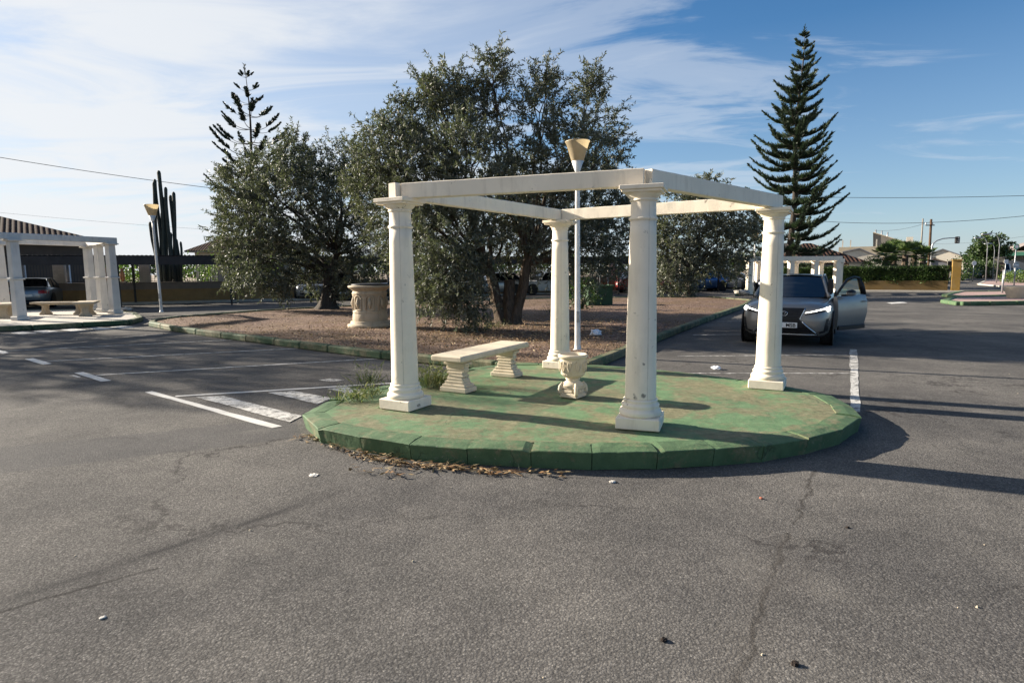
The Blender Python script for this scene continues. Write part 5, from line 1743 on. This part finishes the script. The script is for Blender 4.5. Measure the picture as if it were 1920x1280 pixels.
# shops on the far right
s1, sw_, sz = block('shop_building', 'dark-fronted shop with a green canopy at the far right', 1880, 1960, 92, 471, 'render_grey', 9)
MB().box((0, -.6, at(1900, 476, 92).z), (sw_ + .6, 1.6, .55)).build('canopy', MT['green_sheet'], s1)
MB().box((0, -.05, 1.4), (sw_ - .8, .1, 2.4)).build('shopfront', MT['window'], s1)
cs, cw, cz = block('corner_shop', 'small beige corner house left of the green canopy shop', 1864, 1884, 86, 484, 'render_beige', 6)
MB().box((0, 3, cz + .08), (cw + .4, 6.4, .16)).build('roof', MT['render_grey'], cs)
MB().box((.2, -.04, 1.2), (1.0, .06, 2.1)).build('door', MT['render_dark'], cs)

# hill far away
rows = []
H0 = at(1935, 452, 900)
for i in range(24):
    rows.append([(H0.x + (i - 12) * 22 + 40, 900 + j * 40, max(-5, (H0.z + 6) * math.exp(-((i - 12) / 4.2) ** 2) * (1 - .12 * j) + 4 * noise.noise(Vector((i * .5, j * .6, 2))))) for j in range(6)])
tag(MB().grid(rows, True).build('hills', MT['hill']), kind='structure')

# ------------------------------------------------------------------ palms, trees
def fan_palm(loc, h, r, label, seed, nf=26):
    rng = random.Random(seed)
    t = thing('fan_palm', label, 'palm tree', loc, rng.uniform(0, 6), 'fan palms behind the hedge')
    MB().tube([(0, 0, -.05), (.03, .02, h * .5), (.0, .05, h)], [.26, .24, .2], 10).build('trunk', MT['bark'], t)
    V = []
    for k in range(nf):
        a = k * 2.399; el = 1.35 - 1.75 * (k / nf) ** 1.25 + rng.uniform(-.1, .1)
        d = Vector((math.cos(a) * math.cos(el), math.sin(a) * math.cos(el), math.sin(el)))
        base = Vector((0, .05, h)); st = base + d * r * .48
        s = d.cross(Vector((0, 0, 1))).normalized(); u = s.cross(d)
        V.append([base + s * .02, st + s * .015, st - s * .015, base - s * .02])
        for j in range(13):
            b = (j / 12 * 2 - 1) * 1.25
            dd = (d * math.cos(b) + s * math.sin(b) + u * .10 + Vector((0, 0, -.08 * abs(math.cos(b))))).normalized()
            ln = r * .58 * (1 - .28 * abs(b) / 1.25) * rng.uniform(.85, 1.1)
            mid = st + dd * ln * .5; tip = st + dd * ln + Vector((0, 0, -ln * .14))
            w = (dd.cross(u)).normalized() * .06 * r
            V.append([st, mid + w, tip, mid - w])
    quads_mesh('fronds', np.array([[tuple(p) for p in q] for q in V]), MT['palm'], t)
    return t
for px, Yp, yt, r, lab in ((1660, 47.5, 477, 1.25, 'leftmost fan palm behind the hedge, leaning fronds before the grey roof'), (1678, 50, 470, 1.3, 'tall fan palm behind the hedge under the big grey house'),
                           (1697, 48.5, 473, 1.25, 'fan palm with stout trunk behind the middle of the hedge'), (1714, 50.5, 472, 1.25, 'fan palm behind the hedge below the chimney'), (1731, 49, 478, 1.1, 'rightmost fan palm touching the wooden pole'), (1670, 46.8, 490, .8, 'short young fan palm just above the hedge top')):
    p = at(px, yt, Yp)
    fan_palm((p.x, Yp, 0), p.z - .2, r, lab, px)
bush('garden_bush', (at(1640, 500, 46).x, 46, 0), (1.15, .9, 1.25), 1500, 'hedge', 'rounded green bush rising over the hedge left of the palms', 'bush', (.16, .08), None, 51)
bush('garden_bush', (at(1712, 500, 46).x, 46, 0), (1.4, .9, 1.0), 1300, 'hedge', 'low dark bush below the palm trunks behind the hedge', 'bush', (.16, .08), None, 52)
Yt = 88
bt = at(1853, 512, Yt); bt.z = 0
lob = [L(1853, 466, 22, Yt, 150), L(1832, 478, 15, Yt, 90), L(1872, 462, 16, Yt, 90), L(1846, 455, 13, Yt, 60), L(1862, 482, 20, Yt, 110), L(1840, 490, 14, Yt, 70), L(1824, 487, 9, Yt, 30), L(1880, 478, 10, Yt, 40)]
leafy_tree('street_tree', 'broad round-crowned green tree beside the far road', 'tree', bt, lob, [(0, 0, .1, 0, 2.4, .3)], 'tree', 'bark_dark', (.34, .19), (.5, 1.1), 12, .0, .3, None, 31)
bt = at(1545, 505, 70); bt.z = 0
Yt = 70
leafy_tree('street_tree', 'dark bushy tree behind the far white pergola', 'tree', bt, [L(1520, 500, 16, 58, 110), L(1450, 495, 22, 58, 140), L(1480, 490, 20, 60, 120)], [(0, 0, -3, -8, 1.8, .2)], 'tree', 'bark_dark', (.3, .15), (.5, 1.0), 10, .0, .3, None, 32)
bush('roadside_shrub', (at(1915, 520, 56).x, 56, 0), (2.0, 1.2, .62), 1300, 'garden', 'olive green roadside shrub at the right picture edge', 'shrub', (.2, .08), None, 61)
bush('roadside_shrub', (at(1806, 508, 70).x, 70, 0), (1.8, 1.4, 1.5), 900, 'hedge', 'dark shrub behind the ochre pillar by the far road', 'shrub', (.25, .12), None, 62)
bush('roadside_shrub', (at(1838, 505, 84).x, 84, 0), (3.0, 1.4, 1.3), 900, 'tree', 'dull green shrubs at the foot of the round street tree', 'shrub', (.3, .15), None, 63)

# far band of trees low on the horizon
n = 16000
xs_ = RNG.uniform(-320, 420, n)
P = np.stack([xs_, 240 + RNG.uniform(-8, 8, n), np.zeros(n)], 1)
hts = np.array([6.5 + 5.5 * noise.noise(Vector((x * .035, 0, 3))) + 2.5 * noise.noise(Vector((x * .2, 0, 7))) for x in xs_])
P[:, 2] = RNG.random(n) ** .8 * np.maximum(1.5, hts)
tag(quads_mesh('distant_trees', leaf_quads(P, RNG.normal(size=(n, 3)), RNG.uniform(1.2, 2.6, n), RNG.uniform(.8, 1.6, n)), MT['tree']), 'low far-off belt of trees along the horizon', 'distant trees', None, 'stuff')

# ------------------------------------------------------------------ poles, lamps, signals, signs, wires
def upole(px0, pyb, px1, pyt, Y, r, mat, label):
    a, b = at(px0, pyb, Y), at(px1, pyt, Y)
    t = thing('utility_pole', label, 'utility pole', (a.x, Y, 0))
    MB().tube([(0, 0, -.1), (b.x - a.x, 0, b.z)], [r, r * .72], 10).build('pole', MT[mat], t)
    return t, b
tp, tb = upole(1741.5, 506, 1746, 411, 56, .13, 'wood_pole', 'dark weathered wooden utility pole rising by the palms')
MB().box((tb.x - tp.location.x - .1, -.05, tb.z - .55), (.8, .09, .09)).build('crossarm', MT['wood_pole'], tp)
for dx in (-.4, .2): MB().lathe([(.04, 0), (.07, .06), (.05, .16)], 8, (tb.x - tp.location.x - .1 + dx, -.05, tb.z - .49)).build('insulator', MT['winframe'], tp)
t2_, b2_ = upole(1727, 470, 1730.5, 410, 74, .11, 'render_grey', 'slender pale concrete pole left of the wooden pole')
# signal arm
sg_ = at(1748, 459, 55)
tl = thing('traffic_light', 'traffic light on a curved arm reaching over the far road', 'traffic light', (sg_.x, 55, 0))
pts = [(0, 0, 0), (0, 0, sg_.z - .1)] + [(at(x, y, 55).x - sg_.x, 0, at(x, y, 55).z) for x, y in ((1750, 456), (1757, 451), (1768, 447.5), (1780, 446.3), (1791, 446))]
MB().tube(pts, [.09, .08, .06, .055, .05, .045, .04], 8).build('mast_arm', MT['galv'], tl)
hp = at(1795, 450, 55)
m = MB(); m.box((hp.x - sg_.x, 0, hp.z), (.36, .26, .62), bev=.05); m.build('signal_head', MT['blackplastic'], tl)
for k in range(3): MB().lathe([(.075, 0), (.075, .05)], 14, M=Matrix.Translation((hp.x - sg_.x, -.135, hp.z + .19 - .19 * k)) @ Matrix.Rotation(math.pi / 2, 4, 'X')).build('lens', MT['lens'], tl)
def street_lamp(pxb, pyb, pxt, pyt, pxh, Y, label, r=.055):
    b, t_, h = at(pxb, pyb, Y), at(pxt, pyt, Y), at(pxh, pyt - 1.0, Y)
    o = thing('street_lamp', label, 'street lamp', (b.x, Y, 0), 0, 'street lamps along the far road')
    T = Vector((t_.x - b.x, 0, t_.z)); Hh = Vector((h.x - b.x, 0, h.z + .0))
    el = T + Vector((0, 0, -.9))
    MB().tube([(0, 0, -.05), el, T.lerp(el, .35) + (Hh - T) * .12, T + (Hh - T) * .38 + Vector((0, 0, .10)), Hh + (T - Hh) * .25 + Vector((0, 0, .12)), Hh], [r, r * .7, r * .65, r * .55, r * .5, r * .5], 8).build('column', MT['galv'], o)
    MB().box((Hh.x + .02, 0, Hh.z), (.85, .26, .12), bev=.04).build('lamp_head', MT['galv'], o)
    return o
street_lamp(1868, 530, 1876, 440, 1849, 56, 'tall curved street lamp, nearest of those on the far road island')
street_lamp(1848, 526, 1853, 447, 1834, 64, 'curved street lamp standing second along the far road island')
street_lamp(1861, 522, 1866, 458, 1852, 76, 'smallest curved street lamp, half hidden before the round tree')
def road_sign(px, pyb, py, Y, label, shape, mat, w, r=.035, rz=0.0):
    b, s = at(px, pyb, Y), at(px, py, Y)
    o = thing('road_sign', label, 'road sign', (b.x, Y, 0), rz)
    MB().tube([(0, 0, -.05), (0, 0, s.z + w * .4)], r, 8).build('post', MT['galv'], o)
    if shape == 'disc':
        MB().lathe([(w / 2, 0), (w / 2, .02)], 24, M=Matrix.Translation((0, -.04, s.z)) @ Matrix.Rotation(math.pi / 2, 4, 'X')).build('sign_face', MT[mat], o)
    else:
        MB().box((0, -.05, s.z), (w, .02, w * .9)).build('sign_face', MT[mat], o)
    return o
road_sign(1878, 557, 513.5, 34.0, 'white oval-looking round sign on a post on the green kerb island', 'disc', 'signwhite', .56, .05, R(48))
road_sign(1824, 520, 493.5, 68, 'white round sign board above the far parked car', 'disc', 'signwhite', .52, .04)
road_sign(1884, 515, 490, 80, 'small square white shop sign on a post', 'square', 'signwhite', .55, .05)
rs = road_sign(1901.5, 530, 497, 48, 'grey road sign with white arrow near the right picture edge', 'disc', 'galv', .5, .05)
ss = at(1901.5, 497, 48)
MB().box((0, -.068, ss.z), (.34, .01, .10)).build('arrow', MT['signwhite'], rs)
rs = road_sign(1900.5, 518, 462.5, 66, 'round sign with green ring on a tall pole at the far right', 'disc', 'signgreen', .62, .05)
ss = at(1900.5, 462.5, 66)
MB().lathe([(.20, 0), (.20, .012)], 20, M=Matrix.Translation((0, -.062, ss.z)) @ Matrix.Rotation(math.pi / 2, 4, 'X')).build('inner_disc', MT['signwhite'], rs)
wire(at(1470, 368, 62), at(2060, 362, 50), .25, .022, 'upper overhead wire crossing the right sky')
wire(at(1470, 409, 66), at(2060, 388, 50), .9, .022, 'middle sagging overhead wire crossing the right sky')
wire(at(1640, 432, 70), at(1744, 416, 56), .3, .014, 'short wire slung from the wooden pole crossarm toward the grey house')
wire(at(1748, 457, 90), at(2000, 428, 70), .5, .014, 'lowest thin wire behind the street lamps')

# vehicles on the far road
def far_vehicle(px, Y, rz, paint, label, **kw):
    x = at(px, 510, Y).x
    c = Car('parked_car', label, (x, Y, 0), R(rz), paint, group='vehicles on the far road', **kw)
    c.std_front(); c.std_rear(); c.plate(False, .45)
    return c
far_vehicle(1824, 86, -120, 'car_steel', 'grey-blue car standing on the far road below the round sign', Ln=4.3, W=1.8, H=1.5)
def van(px, Y, rz, label, Ln, W, H):
    x = at(px, 510, Y).x
    v = thing('white_van', label, 'van', (x, Y, 0), R(rz), 'vehicles on the far road')
    m = MB()
    prof = [(Ln / 2, .35), (Ln / 2, .95), (Ln / 2 - .55, 1.1), (Ln / 2 - 1.25, H - .08), (Ln / 2 - 1.6, H), (-Ln / 2 + .1, H), (-Ln / 2, H - .15), (-Ln / 2, .35)]
    n = len(prof)
    m.add([(x_, -W / 2, z) for x_, z in prof] + [(x_, W / 2, z) for x_, z in prof], [tuple(range(n)), tuple(reversed(range(n, 2 * n)))] + [(i, n + i, n + (i + 1) % n, (i + 1) % n) for i in range(n)])
    m.build('body', MT['car_white'], v)
    MB().add([(Ln / 2 - .58, -W / 2 + .12, 1.13), (Ln / 2 - .58, W / 2 - .12, 1.13), (Ln / 2 - 1.21, W / 2 - .16, H - .12), (Ln / 2 - 1.21, -W / 2 + .16, H - .12)], [(0, 1, 2, 3)]).build('windscreen', MT['glass'], v, (.012, 0, .012))
    for sy in (-1, 1):
        MB().box((Ln / 2 - 1.45, sy * (W / 2 + .004), 1.42), (.75, .012, .5)).build('side_window', MT['glass'], v)
        for x_ in (Ln / 2 - .85, -Ln / 2 + .85):
            MB().lathe([(.3, -.1), (.34, -.08), (.34, .08), (.3, .1)], 20, M=Matrix.Translation((x_, sy * (W / 2 - .09), .34)) @ Matrix.Rotation(math.pi / 2, 4, 'X')).build('wheel', MT['tyre'], v)
        MB().box((Ln / 2 + .004, sy * (W / 2 - .25), .82), (.02, .28, .18)).build('headlight', MT['lens'], v)
    MB().box((Ln / 2 + .01, 0, .48), (.04, W - .1, .22)).build('bumper', MT['blackplastic'], v)
    return v
van(1846, 92, -122, 'small white van parked beyond the far parked car', 4.4, 1.8, 1.9)
van(1873, 88, -118, 'larger white van parked behind the street lamp columns', 5.0, 1.95, 2.1)
far_vehicle(1894, 90, 200, 'car_silver', 'silver car partly hidden beside the larger white van', Ln=4.2, W=1.76, H=1.45)

# right hand kerb islands and pot
def island_px(pts, h, mat, name='pavement'):
    P = [gp(x, y, h) for x, y in pts]
    ar = sum(P[i].x * P[(i + 1) % len(P)].y - P[(i + 1) % len(P)].x * P[i].y for i in range(len(P)))
    if ar < 0: P = P[::-1]
    m = MB(); m.prism([(p.x, p.y) for p in P], -.02, h)
    return tag(m.build(name, MT[mat]), kind='structure'), P
o_, P_ = island_px([(1771, 563), (1790, 557.5), (2060, 552), (2100, 563), (1800, 567)], .13, 'paver')
kerb_run('kerb', P_, .3, .16, MT['green_kerb'], True, 1.2)
o_, P_ = island_px([(1772, 553), (1800, 547), (1850, 546.5), (2050, 541), (2060, 549), (1800, 556)], .10, 'paver')
kerb_run('kerb', P_, .3, .14, MT['green_kerb'], True, 1.2)
o_, P_ = island_px([(1835, 532), (1850, 525), (1925, 523), (2010, 524), (2010, 537), (1880, 536)], .10, 'paver')
kerb_run('kerb', P_, .25, .12, MT['concrete'], True, 1.5)
pp = gp(1924, 560, .12)
pt = thing('concrete_planter', 'large round beige concrete planter pot on the green kerb island at right', 'planter', (pp.x, pp.y + .5, .12))
pt.scale = (.78, .78, .95)
MB().lathe([(.46, 0), (.48, .03), (.64, .50), (.66, .56), (.655, .60), (.60, .60), (.56, .48), (.05, .46)], 30).build('bowl', MT['cast'], pt)
MB().lathe([(.56, .50), (.3, .53), (.02, .54)], 20).build('soil', MT['earth'], pt)
# ------------------------------------------------------------------ daylight
SUN_EL, SUN_DIR = R(20.0), Vector((-.913, .407, 0)).normalized()
sd = Vector((SUN_DIR.x * math.cos(SUN_EL), SUN_DIR.y * math.cos(SUN_EL), math.sin(SUN_EL)))
su = bpy.data.lights.new('sun', 'SUN')
su.energy = 5.0
su.angle = R(.55)
su.color = (1.0, .90, .76)
so = link('sun', su)
so.rotation_euler = sd.to_track_quat('Z', 'Y').to_euler()
wd = bpy.data.worlds.new('World')
sc.world = wd
wd.use_nodes = True
t = NT(wd.node_tree)
sky = t.n('TexSky', sky_type='NISHITA')
sky.sun_disc = False
sky.sun_elevation = SUN_EL
sky.sun_rotation = math.atan2(SUN_DIR.x, SUN_DIR.y)
sky.air_density, sky.dust_density, sky.ozone_density = 1.0, .4, 4.0
co = t.n('TexCoord').outputs['Generated']
sx = t.n('SeparateXYZ', {0: co})
den = t.math('ADD', t.math('MAXIMUM', sx.outputs[2], 0.0), .08)
px_ = t.math('DIVIDE', sx.outputs[0], den); py_ = t.math('DIVIDE', sx.outputs[1], den)
pl = t.n('CombineXYZ', {0: px_, 1: py_, 2: 0.0}).outputs[0]
mp = t.n('Mapping', {'Vector': pl, 'Rotation': (0, 0, R(28)), 'Scale': (.55, 1.25, 1.0), 'Location': (3.1, 1.7, 0)}).outputs[0]
n1 = t.noise(mp, 1.3, 9, .6, .9)
n2 = t.noise(mp, .42, 4, .5)
side = t.n('VectorMath', {0: co, 1: tuple(SUN_DIR)}, operation='DOT_PRODUCT').outputs['Value']
back = t.math('MULTIPLY', t.math('MAXIMUM', t.math('MULTIPLY', sx.outputs[1], -1.0), 0.0), .08)  # extra unseen cloud behind the camera, added to brighten the columns' shaded sides
cov = t.math('ADD', t.math('ADD', t.math('SUBTRACT', t.math('MULTIPLY', side, .46), .02), back), t.math('MULTIPLY', t.math('SUBTRACT', n2, .5), .55))
m1 = t.ramp(t.math('ADD', n1, cov), [(.45, 0.0), (.60, .42), (.90, .95)], 'EASE')
hz = t.math('MULTIPLY', t.ramp(sx.outputs[2], [(.0, .8), (.10, .45), (.34, 0.06), (.55, 0.0)]), t.ramp(side, [(0.0, .75), (.9, 1.0)]))
cl = t.ramp(side, [(.0, (4.7, 5.2, 5.9)), (1.0, (6.5, 6.6, 6.7))])
for e in cl.node.color_ramp.elements: pass
bw = t.n('HueSaturation', {'Saturation': 1.22, 'Value': 1.0, 'Color': sky.outputs[0]}).outputs[0]
c1 = t.mix(hz, bw, (4.0, 4.8, 5.8))
warm = t.ramp(t.math('MULTIPLY', sx.outputs[1], -1.0), [(0.0, 0.0), (.5, 1.0)])
cl = t.mix(warm, cl, (6.0, 5.6, 5.1))  # warm tint for the cloud added behind the camera
c2 = t.mix(m1, c1, cl)
bg = t.n('Background', {'Color': c2, 'Strength': .05})
t.n('OutputWorld', {'Surface': bg.outputs[0]})
sc.view_settings.view_transform = 'Standard'
sc.view_settings.look = 'None'
sc.view_settings.gamma = 1
sc.view_settings.exposure = 1.5
sc.cycles.use_denoising = True
sc.cycles.max_bounces = 8
sc.cycles.transparent_max_bounces = 12
sc.cycles.sample_clamp_indirect = 6
